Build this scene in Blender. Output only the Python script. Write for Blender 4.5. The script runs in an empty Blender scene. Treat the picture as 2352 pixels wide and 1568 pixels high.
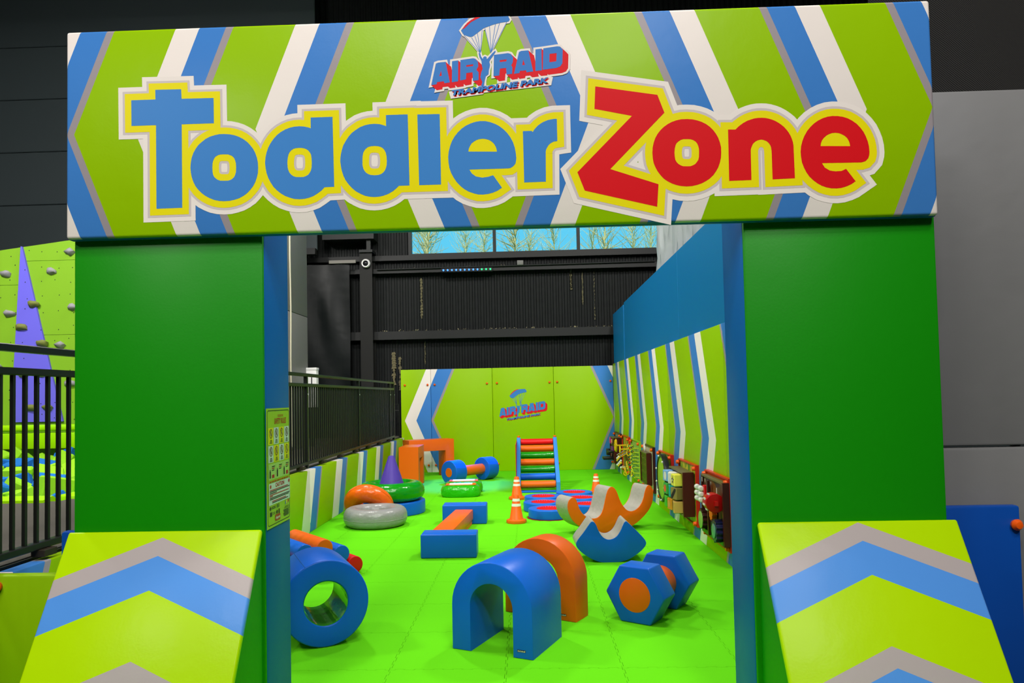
import bpy, bmesh, math, random
import numpy as np
from mathutils import Vector, Matrix
from mathutils.geometry import tessellate_polygon, delaunay_2d_cdt
R = math.radians
PI = math.pi
random.seed(7)
sc = bpy.context.scene
col = sc.collection

# ------------------------------------------------------------------ camera
cam_d = bpy.data.cameras.new('camera')
cam_d.sensor_fit = 'HORIZONTAL'
cam_d.sensor_width = 36.0
cam_d.lens = 25.714
cam_d.shift_x = 0.00837
cam_d.shift_y = 0.02635
cam_d.clip_start = 0.05
cam_d.clip_end = 200
cam = bpy.data.objects.new('camera', cam_d)
col.objects.link(cam)
cam.matrix_world = Matrix(((0.999246, 0.021585, 0.032268, 0.0),
                           (0.033047, -0.036772, -0.998777, 0.0),
                           (-0.020372, 0.999091, -0.037457, 1.42),
                           (0, 0, 0, 1)))
sc.camera = cam

# ------------------------------------------------------------------ world, lamps, exposure
w = bpy.data.worlds.new('sky')
sc.world = w
w.use_nodes = True
bgn = w.node_tree.nodes['Background']
bgn.inputs[0].default_value = (0.13, 0.68, 1.0, 1)
bgn.inputs[1].default_value = 1.15

def area(name, loc, aim, sx, sy, power, color=(1, 1, 1)):
    d = bpy.data.lights.new(name, 'AREA')
    d.shape = 'RECTANGLE'
    d.size = sx
    d.size_y = sy
    d.energy = power
    d.color = color
    o = bpy.data.objects.new(name, d)
    col.objects.link(o)
    o.location = loc
    o.rotation_euler = (Vector(aim) - Vector(loc)).to_track_quat('-Z', 'Y').to_euler()
    return o

LW = (1.0, 0.965, 0.92)
area('hall_or_fill_lamp', (2.2, 8.7, 6.6), (0.4, 10.4, 0.3), 0.9, 0.35, 250, LW)
area('hall_or_fill_lamp', (-2.9, 9.0, 6.6), (-0.6, 10.4, 0.3), 0.9, 0.35, 250, LW)
area('hall_or_fill_lamp', (0.6, 3.7, 6.6), (0.2, 7.6, 0), 1.2, 0.4, 150, LW)  # unseen fill lamp, added to brighten the front faces of the toys
area('hall_or_fill_lamp', (-4.0, -1.0, 4.7), (-1.0, 3.0, 1.6), 0.8, 0.3, 60, LW)
area('hall_or_fill_lamp', (-2.3, -1.5, 9.1), (-0.6, 3.2, 1.2), 1.4, 0.6, 180, LW)  # first of four unseen front lamps, rowed to soften the sign's shadow
area('hall_or_fill_lamp', (2.4, -2.5, 9.1), (0.6, 3.2, 1.2), 1.4, 0.6, 205, LW)
area('hall_or_fill_lamp', (-2.0, -4.4, 9.1), (-0.4, 3.2, 1.0), 1.4, 0.6, 280, LW)
area('hall_or_fill_lamp', (2.2, -6.0, 9.1), (0.4, 3.2, 1.0), 1.4, 0.6, 340, LW)
area('hall_or_fill_lamp', (-7.0, 5.5, 6.8), (-6.8, 9.2, 1.0), 1.2, 0.5, 420, LW)
sn = bpy.data.lights.new('sun', 'SUN')
sn.energy = 4.5
sn.angle = 0.009
sn.color = (1.0, 0.95, 0.85)
sno = bpy.data.objects.new('sun', sn)
col.objects.link(sno)
sno.rotation_euler = (R(48), 0, R(-15))

sc.view_settings.view_transform = 'Standard'
sc.view_settings.look = 'None'
sc.view_settings.gamma = 1
sc.view_settings.exposure = 0.0
sc.view_settings.use_curve_mapping = False

# ------------------------------------------------------------------ materials
MATS = {}

def mat(name, rgb, rough=0.42, metal=0.0, bump=0.0, bscale=40.0, wrinkle=0.0, wscale=5.0, spec=0.25, emit=None, mottle=0.0):
    if name in MATS:
        return MATS[name]
    m = bpy.data.materials.new(name)
    m.use_nodes = True
    nt = m.node_tree
    b = nt.nodes['Principled BSDF']
    b.inputs['Base Color'].default_value = (*rgb, 1)
    b.inputs['Roughness'].default_value = rough
    b.inputs['Metallic'].default_value = metal
    b.inputs['Specular IOR Level'].default_value = spec
    if emit:
        b.inputs['Emission Color'].default_value = (*emit[0], 1)
        b.inputs['Emission Strength'].default_value = emit[1]
    if mottle:
        n = nt.nodes.new('ShaderNodeTexNoise')
        n.inputs['Scale'].default_value = 9
        n.inputs['Detail'].default_value = 6
        mx = nt.nodes.new('ShaderNodeMix')
        mx.data_type = 'RGBA'
        mx.inputs[6].default_value = (*[c * (1 - mottle) for c in rgb], 1)
        mx.inputs[7].default_value = (*[min(1, c * (1 + mottle)) for c in rgb], 1)
        tc = nt.nodes.new('ShaderNodeTexCoord')
        nt.links.new(tc.outputs['Object'], n.inputs['Vector'])
        nt.links.new(n.outputs[0], mx.inputs[0])
        nt.links.new(mx.outputs[2], b.inputs['Base Color'])
    add_bump(nt, b, bump, bscale, wrinkle, wscale)
    MATS[name] = m
    return m

def add_bump(nt, b, bump, bscale, wrinkle, wscale):
    last = None
    tc = None
    for strength, scale, dist in ((wrinkle, wscale, 0.03), (bump, bscale, 0.004)):
        if not strength:
            continue
        tc = tc or nt.nodes.new('ShaderNodeTexCoord')
        n = nt.nodes.new('ShaderNodeTexNoise')
        n.inputs['Scale'].default_value = scale
        n.inputs['Detail'].default_value = 3
        nt.links.new(tc.outputs['Object'], n.inputs['Vector'])
        bp = nt.nodes.new('ShaderNodeBump')
        bp.inputs['Strength'].default_value = strength
        bp.inputs['Distance'].default_value = dist
        nt.links.new(n.outputs[0], bp.inputs['Height'])
        if last:
            nt.links.new(last.outputs[0], bp.inputs['Normal'])
        last = bp
    if last:
        nt.links.new(last.outputs[0], b.inputs['Normal'])

def stripes(name, ua, uc, ku, uabs, vm, kv, vabs, start, period, stops, rough=0.42, wrinkle=0.06):
    """printed vinyl: bands of s = ku*|u-uc| + kv*|v-vm| (object coordinates), repeated every period"""
    if name in MATS:
        return MATS[name]
    m = bpy.data.materials.new(name)
    m.use_nodes = True
    nt = m.node_tree
    b = nt.nodes['Principled BSDF']
    b.inputs['Roughness'].default_value = rough
    b.inputs['Specular IOR Level'].default_value = 0.12
    tc = nt.nodes.new('ShaderNodeTexCoord')
    sp = nt.nodes.new('ShaderNodeSeparateXYZ')
    nt.links.new(tc.outputs['Object'], sp.inputs[0])
    def mth(op, a, bb):
        n = nt.nodes.new('ShaderNodeMath')
        n.operation = op
        for i, v in enumerate((a, bb)):
            if v is None:
                continue
            if isinstance(v, (int, float)):
                n.inputs[i].default_value = v
            else:
                nt.links.new(v, n.inputs[i])
        return n.outputs[0]
    u = mth('SUBTRACT', sp.outputs['XYZ'.index(ua)], uc)
    if uabs:
        u = mth('ABSOLUTE', u, None)
    v = mth('SUBTRACT', sp.outputs[2], vm)
    if vabs:
        v = mth('ABSOLUTE', v, None)
    s = mth('ADD', mth('MULTIPLY', u, ku), mth('MULTIPLY', v, kv))
    s = mth('DIVIDE', mth('SUBTRACT', s, start), period)
    s = mth('FRACT', s, None)
    cr = nt.nodes.new('ShaderNodeValToRGB')
    cr.color_ramp.interpolation = 'CONSTANT'
    e = cr.color_ramp.elements
    while len(e) < len(stops):
        e.new(0.5)
    for i, (p, c) in enumerate(stops):
        e[i].position = p
        e[i].color = (*c, 1)
    nt.links.new(s, cr.inputs[0])
    nt.links.new(cr.outputs[0], b.inputs['Base Color'])
    add_bump(nt, b, 0.06, 90, wrinkle, 4.0)
    MATS[name] = m
    return m

LIME = (0.295, 0.54, 0.0)
PBLUE = (0.05, 0.215, 0.60)
PGREY = (0.34, 0.30, 0.32)
LIT_LIME, LIT_BLUE, LIT_GREY = (0.47, 0.76, 0.0), (0.09, 0.31, 0.82), (0.47, 0.41, 0.41)  # sign lime, blue and grey brightened: stronger light painted into the wedge vinyl
PWHITE = (0.86, 0.79, 0.74)
OBLUE = (0.004, 0.125, 0.64)
JBLUE = (0.0, 0.13, 0.47)
ORANGE = (0.85, 0.13, 0.004)
RED = (0.72, 0.006, 0.008)

m_lime = mat('lime_vinyl', LIME, bump=0.06, bscale=90, wrinkle=0.07)
m_green = mat('pillar_green_vinyl', (0.004, 0.27, 0.0), 0.42, spec=0.3, bump=0.06, bscale=90, wrinkle=0.06, wscale=3)
m_jblue = mat('jamb_blue_vinyl', JBLUE, 0.45, spec=0.15, bump=0.05, bscale=90, wrinkle=0.12, wscale=3)
m_pblue = mat('pad_royal_blue_vinyl', (0.003, 0.075, 0.42), 0.4, bump=0.05, bscale=90, wrinkle=0.12, wscale=4)
m_oblue = mat('foam_blue_vinyl', OBLUE, 0.36, bump=0.07, bscale=110, wrinkle=0.06, wscale=6)
m_orange = mat('foam_orange_vinyl', ORANGE, 0.38, bump=0.07, bscale=110, wrinkle=0.06, wscale=6)
m_red = mat('foam_red_vinyl', RED, 0.38, bump=0.06, wrinkle=0.06)
m_greyv = mat('warm_grey_vinyl', (0.37, 0.355, 0.30), 0.45, bump=0.05, wrinkle=0.5, wscale=9)
m_silver = mat('silver_grey_vinyl', (0.27, 0.27, 0.26), 0.33, spec=0.5, wrinkle=0.35, wscale=11)
m_purple = mat('purple_vinyl', (0.075, 0.04, 0.34), 0.45, wrinkle=0.1)
m_dgreen = mat('glossy_green_vinyl', (0.004, 0.27, 0.004), 0.2, spec=0.5, wrinkle=0.35, wscale=9)
m_oinf = mat('glossy_orange_vinyl', (0.9, 0.13, 0.003), 0.28, spec=0.5, wrinkle=0.4, wscale=11)
m_gcush = mat('cushion_green_vinyl', (0.02, 0.42, 0.005), 0.2, spec=0.5, wrinkle=0.8, wscale=9)
m_white = mat('white_vinyl', (0.86, 0.82, 0.76), 0.5, wrinkle=0.05)
m_gpad = mat('grey_pad_vinyl', (0.19, 0.19, 0.19), 0.5, bump=0.06, bscale=90, wrinkle=0.25, wscale=2.5)
m_tile = mat('lime_foam_tile', (0.125, 0.64, 0.005), 0.9, bump=0.35, bscale=160, spec=0.08)
m_under = mat('dark_green_underlay', (0.10, 0.5, 0.0), 0.9)
m_black = mat('black_paint', (0.012, 0.014, 0.014), 0.5, bump=0.2, bscale=20)
m_rail = mat('black_rail_paint', (0.010, 0.012, 0.010), 0.38)
m_wall = mat('black_corrugated_steel', (0.009, 0.0105, 0.0105), 0.55, bump=0.2, bscale=25, mottle=0.4, spec=0.12)
m_dark = mat('dark_slate_sheet', (0.042, 0.056, 0.060), 0.6, wrinkle=0.4, wscale=1.5)
m_colm = mat('grey_painted_column', (0.014, 0.0145, 0.0135), 0.5, spec=0.15)
m_beam = mat('dark_grey_steel', (0.012, 0.013, 0.013), 0.5, bump=0.1)
m_tarp = mat('black_plastic_sheet', (0.004, 0.006, 0.006), 0.38, wrinkle=0.5, wscale=1.6, spec=0.2)
m_deck = mat('grey_carpet', (0.085, 0.078, 0.066), 0.95, bump=0.6, bscale=120)
m_conc = mat('dark_concrete', (0.06, 0.06, 0.06), 0.8, bump=0.2)
m_bolt = mat('orange_plastic', (0.9, 0.11, 0.004), 0.3)
m_brown = mat('brown_board', (0.065, 0.010, 0.006), 0.35)
m_conew = mat('reflective_white_band', (0.85, 0.84, 0.74), 0.4)
m_cone = mat('traffic_orange_plastic', (0.9, 0.13, 0.006), 0.4)
m_plas_white = mat('white_plastic', (0.75, 0.75, 0.73), 0.4)
m_chrome = mat('silver_metal', (0.6, 0.6, 0.6), 0.3, metal=1)

# ------------------------------------------------------------------ helpers
def finish(bm, smooth=32):
    bmesh.ops.recalc_face_normals(bm, faces=bm.faces)
    me = bpy.data.meshes.new('m')
    bm.to_mesh(me)
    bm.free()
    if smooth:
        for p in me.polygons:
            p.use_smooth = True
        me.set_sharp_from_angle(angle=R(smooth))
    return me

def link(name, me, m, parent=None, loc=(0, 0, 0), rot=(0, 0, 0), kind=None, label=None):
    me.name = name
    for mm in (m if isinstance(m, (list, tuple)) else [m]):
        me.materials.append(mm)
    o = bpy.data.objects.new(name, me)
    col.objects.link(o)
    o.location = loc
    o.rotation_euler = rot
    if parent:
        o.parent = parent
    if kind:
        o['kind'] = kind
    if label:
        o['label'] = label
    return o

def share(name, src, parent=None, loc=(0, 0, 0), rot=(0, 0, 0), m=None):
    o = bpy.data.objects.new(name, src.data)
    col.objects.link(o)
    o.location = loc
    o.rotation_euler = rot
    if parent:
        o.parent = parent
    return o

def tag(o, label, cat, group=None):
    o['label'] = label
    o['category'] = cat
    if group:
        o['group'] = group
    return o

def thing(name, label, cat, loc=(0, 0, 0), rotz=0.0, group=None):
    o = bpy.data.objects.new(name, None)
    o.empty_display_size = 0.1
    col.objects.link(o)
    o.location = loc
    o.rotation_euler = (0, 0, rotz)
    return tag(o, label, cat, group)

def structure(name, loc=(0, 0, 0)):
    o = bpy.data.objects.new(name, None)
    col.objects.link(o)
    o.location = loc
    o['kind'] = 'structure'
    return o

def dup(root, loc, rotz=None, label=None):
    r = root.copy()
    col.objects.link(r)
    r.location = loc
    if rotz is not None:
        r.rotation_euler = (0, 0, rotz)
    if label:
        r['label'] = label
    for ch in list(root.children):
        c = ch.copy()
        col.objects.link(c)
        c.parent = r
        for g in list(ch.children):
            d = g.copy()
            col.objects.link(d)
            d.parent = c
    return r

def bbox(bm, x0, x1, y0, y1, z0, z1):
    vs = [bm.verts.new((x, y, z)) for x in (x0, x1) for y in (y0, y1) for z in (z0, z1)]
    for f in ((0, 1, 3, 2), (4, 6, 7, 5), (0, 4, 5, 1), (2, 3, 7, 6), (0, 2, 6, 4), (1, 5, 7, 3)):
        bm.faces.new([vs[i] for i in f])
    return vs

def box(x0, x1, y0, y1, z0, z1, bev=0.0, seg=2):
    bm = bmesh.new()
    bbox(bm, x0, x1, y0, y1, z0, z1)
    if bev:
        bmesh.ops.bevel(bm, geom=bm.edges[:], offset=bev, segments=seg, profile=0.5, affect='EDGES')
    return finish(bm)

def boxes(lst):
    bm = bmesh.new()
    for b in lst:
        bbox(bm, *b)
    return finish(bm)

def prism(prof, d0, d1, bev=0.0, axis='Y', seg=2, smooth=32):
    """profile (u,v) extruded along an axis: Y -> (u, d, v), X -> (d, u, v), Z -> (u, v, d)"""
    def P(u, v, d):
        return {'Y': (u, d, v), 'X': (d, u, v), 'Z': (u, v, d)}[axis]
    bm = bmesh.new()
    a = [bm.verts.new(P(u, v, d0)) for u, v in prof]
    b = [bm.verts.new(P(u, v, d1)) for u, v in prof]
    f1 = bm.faces.new(a)
    f2 = bm.faces.new(b[::-1])
    n = len(prof)
    for i in range(n):
        j = (i + 1) % n
        bm.faces.new((a[j], a[i], b[i], b[j]))
    if bev:
        ed = list(f1.edges) + list(f2.edges)
        bmesh.ops.recalc_face_normals(bm, faces=bm.faces)
        bmesh.ops.bevel(bm, geom=ed, offset=bev, segments=seg, profile=0.5, affect='EDGES')
    return finish(bm, smooth)

def lathe(prof, n=48, axis='Z', closed=True, smooth=35, a0=0, a1=2 * PI):
    """profile (r, h) turned about an axis"""
    bm = bmesh.new()
    rings = []
    for i in range(n):
        a = a0 + (a1 - a0) * i / n
        c, s = math.cos(a), math.sin(a)
        ring = []
        for r, h in prof:
            p = {'Z': (r * c, r * s, h), 'Y': (r * c, h, r * s), 'X': (h, r * c, r * s)}[axis]
            ring.append(bm.verts.new(p))
        rings.append(ring)
    k = len(prof)
    for i in range(n):
        A, B = rings[i], rings[(i + 1) % n]
        for j in range(k if closed else k - 1):
            q = (j + 1) % k
            bm.faces.new((A[j], A[q], B[q], B[j]))
    bmesh.ops.remove_doubles(bm, verts=bm.verts, dist=1e-5)
    return finish(bm, smooth)

def disc_prof(r, h0, h1, b=0.01, seg=3):
    """solid cylinder profile with rounded rims"""
    o = [(0, h0)]
    for i in range(seg + 1):
        t = PI / 2 * i / seg
        o.append((r - b + b * math.sin(t), h0 + b - b * math.cos(t)))
    for i in range(seg + 1):
        t = PI / 2 * i / seg
        o.append((r - b + b * math.cos(t), h1 - b + b * math.sin(t)))
    o.append((0, h1))
    return o

def ring_prof(r0, r1, h0, h1, b=0.01, seg=3):
    o = []
    for cx, cy, t0 in ((r1 - b, h0 + b, -PI / 2), (r1 - b, h1 - b, 0), (r0 + b, h1 - b, PI / 2), (r0 + b, h0 + b, PI)):
        for i in range(seg + 1):
            t = t0 + PI / 2 * i / seg
            o.append((cx + b * math.cos(t), cy + b * math.sin(t)))
    return o

def torus_prof(Rm, rx, rz, zc=0, n=20, p=2.3):
    o = []
    for i in range(n):
        t = 2 * PI * i / n
        c, s = math.cos(t), math.sin(t)
        o.append((Rm + rx * math.copysign(abs(c) ** (2 / p), c), zc + rz * math.copysign(abs(s) ** (2 / p), s)))
    return o

def tube(pts, r, n=8, cyclic=False):
    bm = bmesh.new()
    pts = [Vector(p) for p in pts]
    rings = []
    up = Vector((0.13, 0.21, 0.97)).normalized()
    for i, p in enumerate(pts):
        if cyclic:
            t = pts[(i + 1) % len(pts)] - pts[i - 1]
        else:
            t = pts[min(i + 1, len(pts) - 1)] - pts[max(i - 1, 0)]
        t.normalize()
        a = t.cross(up)
        if a.length < 1e-3:
            a = t.cross(Vector((1, 0, 0)))
        a.normalize()
        b = t.cross(a)
        rr = r[i] if isinstance(r, (list, tuple)) else r
        rings.append([bm.verts.new(p + (a * math.cos(2 * PI * k / n) + b * math.sin(2 * PI * k / n)) * rr) for k in range(n)])
    m = len(rings)
    for i in range(m if cyclic else m - 1):
        A, B = rings[i], rings[(i + 1) % m]
        for k in range(n):
            q = (k + 1) % n
            bm.faces.new((A[k], A[q], B[q], B[k]))
    if not cyclic:
        bm.faces.new(rings[0])
        bm.faces.new(rings[-1][::-1])
    return finish(bm, 50)

def ball(r, n=12):
    bm = bmesh.new()
    bmesh.ops.create_uvsphere(bm, u_segments=n, v_segments=max(6, n // 2 + 1), radius=r)
    return finish(bm, 60)

def tri(poly, holes=()):
    """2-D triangles of a polygon with holes"""
    loops = [list(poly)] + [list(h) for h in holes]
    pts = [q for lp in loops for q in lp]
    out = []
    for t in tessellate_polygon([[Vector((u, v, 0)) for u, v in lp] for lp in loops]):
        out.append([tuple(pts[i]) for i in t])
    return out

def stroke(loop, d):
    """2-D pieces of a band of half width d along a closed contour, mitred at the corners"""
    n = len(loop)
    out = []
    for i in range(n):
        a, b = Vector(loop[i]), Vector(loop[(i + 1) % n])
        t = b - a
        if t.length < 1e-7:
            continue
        t.normalize()
        nn = Vector((-t.y, t.x)) * d
        t2 = Vector(loop[(i + 2) % n]) - b
        if t2.length < 1e-7:
            continue
        t2.normalize()
        n2 = Vector((-t2.y, t2.x)) * d
        out.append([tuple(q) for q in (a - nn, b - nn, b + nn, a + nn)])
        cosv = (1 + nn.normalized().dot(n2.normalized())) / 2
        if cosv > 0.9999 or cosv < 0.12:
            continue
        mit = (nn + n2) / 2 / cosv
        s = -1 if t.cross(t2) > 0 else 1
        out.append([tuple(q) for q in (b, b + nn * s, b + mit * s, b + n2 * s)])
    return out

def ink(pieces, P, scale=1.0):
    """flat print: the union of 2-D pieces as one clean mesh, mapped by P(u,v)"""
    vv, ff = [], []
    for p in pieces:
        ar = sum(p[i][0] * p[(i + 1) % len(p)][1] - p[(i + 1) % len(p)][0] * p[i][1] for i in range(len(p)))
        if abs(ar) < 1e-9 * scale * scale:
            continue
        if ar < 0:
            p = p[::-1]
        k = len(vv)
        vv += [Vector((q[0], q[1])) for q in p]
        ff.append(list(range(k, k + len(p))))
    r = delaunay_2d_cdt(vv, [], ff, 0, 1e-6 * scale)
    me = bpy.data.meshes.new('m')
    # keep the triangles whose centre lies inside one of the (convex) pieces
    tr = np.array([f[:3] for f in r[2]])
    co = np.array([(v.x, v.y) for v in r[0]])
    cen = co[tr].mean(1)
    keep = np.zeros(len(tr), bool)
    for f in ff:
        p = np.array([(vv[i].x, vv[i].y) for i in f])
        m = np.where(~keep & (cen[:, 0] > p[:, 0].min()) & (cen[:, 0] < p[:, 0].max()) & (cen[:, 1] > p[:, 1].min()) & (cen[:, 1] < p[:, 1].max()))[0]
        if len(m):
            c = cen[m]
            ok = np.ones(len(m), bool)
            for i in range(len(p)):
                q, e = p[i], p[(i + 1) % len(p)] - p[i]
                ok &= e[0] * (c[:, 1] - q[1]) - e[1] * (c[:, 0] - q[0]) >= -1e-12
            keep[m[ok]] = True
    fs = [list(f) for f, k in zip(tr.tolist(), keep) if k]
    used = sorted({i for f in fs for i in f})
    ix = {i: k for k, i in enumerate(used)}
    P0, PX, PY = P(0, 0), P(1, 0), P(0, 1)
    flip = (PX - P0).cross(PY - P0)
    want = Vector((1, 0, 0)) if abs(flip.x) > max(abs(flip.y), abs(flip.z)) else Vector((0, -1, 0))
    rev = flip.dot(want) < 0
    me.from_pydata([P(r[0][i].x, r[0][i].y) for i in used], [], [[ix[i] for i in (f[::-1] if rev else f)] for f in fs])
    return me

def flat(polys, P, holes=()):
    pcs = []
    for k, p in enumerate(polys):
        pcs += tri(p, holes if k == 0 else ())
    xs = [q[0] for p in polys for q in p]
    return ink(pcs, P, max(1e-3, max(xs) - min(xs)))

def done(bm):
    me = bpy.data.meshes.new('m')
    bm.to_mesh(me)
    bm.free()
    return me

def edges_swept(o, far):
    return [[o[i], o[(i + 1) % len(o)], far[(i + 1) % len(o)], far[i]] for i in range(len(o))]

def text_mesh(s, P, x0, y0, wd, ht, bold=0.0, slope=0.0, shear=0.0):
    """lettering fitted to a box of the print, mapped by P(u,v)"""
    cu = bpy.data.curves.new('t', 'FONT')
    cu.body = s
    cu.resolution_u = 2
    cu.offset = bold
    ob = bpy.data.objects.new('t', cu)
    me = bpy.data.meshes.new_from_object(ob)
    bpy.data.objects.remove(ob)
    bpy.data.curves.remove(cu)
    xs = [v.co.x for v in me.vertices]
    ys = [v.co.y for v in me.vertices]
    ax, bx, ay, by = min(xs), max(xs), min(ys), max(ys)
    for v in me.vertices:
        u = (v.co.x - ax) / (bx - ax)
        q = (v.co.y - ay) / (by - ay)
        v.co = P(x0 + u * wd + q * ht * shear, y0 + q * ht + u * wd * slope)
    return me

def join(mes):
    bm = bmesh.new()
    for m in mes:
        bm.from_mesh(m)
    me = bpy.data.meshes.new('m')
    bm.to_mesh(me)
    bm.free()
    return me

def move(me, d):
    me.transform(Matrix.Translation(d))
    return me

def bolt_mesh(r=0.021):
    return lathe([(0, -r * 0.9), (r * 0.6, -r * 0.75), (r, -r * 0.1), (r * 0.85, r * 0.5), (r * 0.8, r * 0.9), (0, r * 0.9)], 14, 'Y', closed=False)

BOLT = bolt_mesh()
BOLT.materials.append(m_bolt)

def bolt(parent, loc, rotz=0.0, s=1.0):
    o = bpy.data.objects.new('bolt', BOLT)
    col.objects.link(o)
    o.parent = parent
    o.location = loc
    o.rotation_euler = (0, 0, rotz)
    o.scale = (s, s, s)
    return o

# ================================================================== THE HALL
# floor of interlocking foam tiles
fl = structure('floor')
link('floor_slab', boxes([(-2.5, 1.75, 2.0, 14.0, -0.06, -0.012)]), m_under, fl)
link('concrete_slab', boxes([(-12, 8, -9, 30, -0.16, -0.061)]), m_conc, fl)
TP = 0.6070
TQ = 0.6035
def tile_mesh():
    g = 0.0009
    kn, dp = 12, 0.010
    def edge(L):
        pts = []
        for i in range(kn):
            a = L * (i + 0.5) / kn
            s = L / kn
            hi = 1 if i % 2 == 0 else 0
            if hi:
                pts += [(a + s * 0.10, 0), (a - s * 0.06, dp), (a + s * 1.06, dp), (a + s * 0.90, 0)]
        return pts
    out = []
    e = edge(TP)
    f = edge(TQ)
    h = dp / 2
    out.append((-h + g, -h + g))
    out += [(u, d - h + g) for u, d in e]
    out.append((TP - h - g, -h + g))
    out += [(TP + d - h - g, u) for u, d in f]
    out.append((TP - h - g, TQ - h - g))
    out += [(u, TQ + d - h - g) for u, d in e][::-1]
    out.append((-h + g, TQ - h - g))
    out += [(d - h + g, u) for u, d in f][::-1]
    return prism(out, -0.012, 0.0, axis='Z', smooth=0)
tm = tile_mesh()
t0 = None
for i in range(7):
    for j in range(18):
        loc = (-2.571 + TP * i, 3.261 + TQ * j, 0)
        if t0 is None:
            t0 = link('floor_tile', tm, m_tile, fl, loc)
        else:
            share('floor_tile', t0, fl, loc)
link('border_strip', boxes([(-2.5, 1.75, 2.0, 3.25, -0.012, 0.0)]), m_tile, fl)

# corrugated black end wall with its window opening
wb = structure('wall_back')
WX0, WX1, WZ0, WZ1 = -2.23, 2.72, 4.255, 5.15
def corrugated(x0, x1, z0, z1, y, pitch=0.11, dep=0.014):
    bm = bmesh.new()
    xs = []
    x = math.floor(x0 / pitch) * pitch
    while x < x1 + pitch:
        for f, d in ((0, 0), (0.42, 0), (0.56, 1), (0.86, 1)):
            xx = x + f * pitch
            if x0 <= xx <= x1:
                xs.append((xx, d))
        x += pitch
    xs = [(x0, xs[0][1])] + xs + [(x1, xs[-1][1])]
    lo = [bm.verts.new((x, y - dep * d, z0)) for x, d in xs]
    hi = [bm.verts.new((x, y - dep * d, z1)) for x, d in xs]
    for i in range(len(xs) - 1):
        bm.faces.new((lo[i], lo[i + 1], hi[i + 1], hi[i]))
    return finish(bm, 0)
YB = 14.35
link('corrugated_sheet', corrugated(-11.5, WX0, 0, 9.6, YB), m_wall, wb)
link('corrugated_sheet', corrugated(WX0, WX1, 0, WZ0, YB), m_wall, wb)
link('corrugated_sheet', corrugated(WX0, WX1, WZ1, 9.6, YB), m_wall, wb)
link('corrugated_sheet', corrugated(WX1, 7.5, 0, 9.6, YB), m_wall, wb)
for z0, z1, d in ((3.86, 3.95, 0.20), (2.56, 2.72, 0.20), (4.12, 4.22, 0.14), (6.3, 6.45, 0.2), (7.6, 7.75, 0.2)):
    link('girt', boxes([(-11.4, 7.4, YB - d, YB - 0.031, z1 - 0.02, z1), (-11.4, 7.4, YB - d, YB - d + 0.02, z0, z1 - 0.02)]), m_beam, wb)
link('steel_column', boxes([(-3.20, -2.96, 14.0, 14.02, 0, 4.25), (-3.20, -2.96, 14.28, 14.3, 0, 4.25), (-3.09, -3.07, 14.02, 14.28, 0, 4.25)]), m_colm, wb)
link('column_bracket', boxes([(-3.2, -2.94, 13.95, 14.3, 4.25, 4.3), (-3.06, -2.98, 13.98, 14.05, 4.3, 4.5), (-3.9, -2.9, 13.9, 14.3, 4.5, 5.4)]), m_black, wb)
# flaking paint along the girts
bm = bmesh.new()
for k in range(150):
    zz = random.choice((2.72, 2.72, 2.72, 3.95))
    x = random.uniform(-2.9, 1.9)
    s = random.uniform(0.006, 0.03)
    y = random.uniform(YB - 0.19, YB - 0.05)
    vs = [bm.verts.new((x + random.uniform(-s, s), y + random.uniform(-s, s), zz + 0.002 + random.uniform(0, s * 1.6))) for _ in range(4)]
    bm.faces.new(vs)
link('paint_flakes', finish(bm, 0), mat('flaked_insulation', (0.32, 0.29, 0.17), 0.9), wb, kind='stuff')
bm = bmesh.new()
for x, z0, z1, wd in ((-2.05, 3.0, 3.75, 0.03), (0.9, 3.5, 3.85, 0.02), (1.12, 3.2, 3.8, 0.012), (1.35, 2.9, 3.8, 0.012), (-2.62, 1.7, 2.3, 0.05), (-2.5, 1.6, 2.2, 0.03), (-2.0, 2.1, 2.5, 0.012)):
    for k in range(14):
        t = k / 13
        zc = z0 + (z1 - z0) * t
        ww = wd * random.uniform(0.3, 1.0)
        bm.faces.new([bm.verts.new((x + a + random.uniform(-.01, .01), YB - 0.034, zc + b)) for a, b in ((-ww, -.03), (ww, -.02), (ww * .6, .03), (-ww * .7, .02))])
link('bare_streak', finish(bm, 0), mat('bare_steel_streak', (0.13, 0.115, 0.06), 0.8), wb, kind='stuff')

# window strip
wn = structure('window_1')
fr = [(WX0 - 0.06, WX1 + 0.06, YB - 0.08, YB + 0.05, WZ0 - 0.06, WZ0), (WX0 - 0.06, WX1 + 0.06, YB - 0.08, YB + 0.05, WZ1, WZ1 + 0.06)]
for x in (WX0 - 0.06, -0.62, 1.03, WX1):
    fr.append((x, x + 0.06, YB - 0.08, YB + 0.05, WZ0, WZ1))
link('window_frame', boxes(fr), m_black, wn)
gl = bpy.data.materials.new('window_glass')
gl.use_nodes = True
gb = gl.node_tree.nodes['Principled BSDF']
gb.inputs['Transmission Weight'].default_value = 1
gb.inputs['Roughness'].default_value = 0
gb.inputs['IOR'].default_value = 1.02
for x0, x1 in ((WX0, -0.62), (-0.56, 1.03), (1.09, WX1)):
    link('window_pane', boxes([(x0 + .002, x1 - .002, YB - 0.012, YB - 0.006, WZ0 + .002, WZ1 - .002)]), gl, wn)

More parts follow.
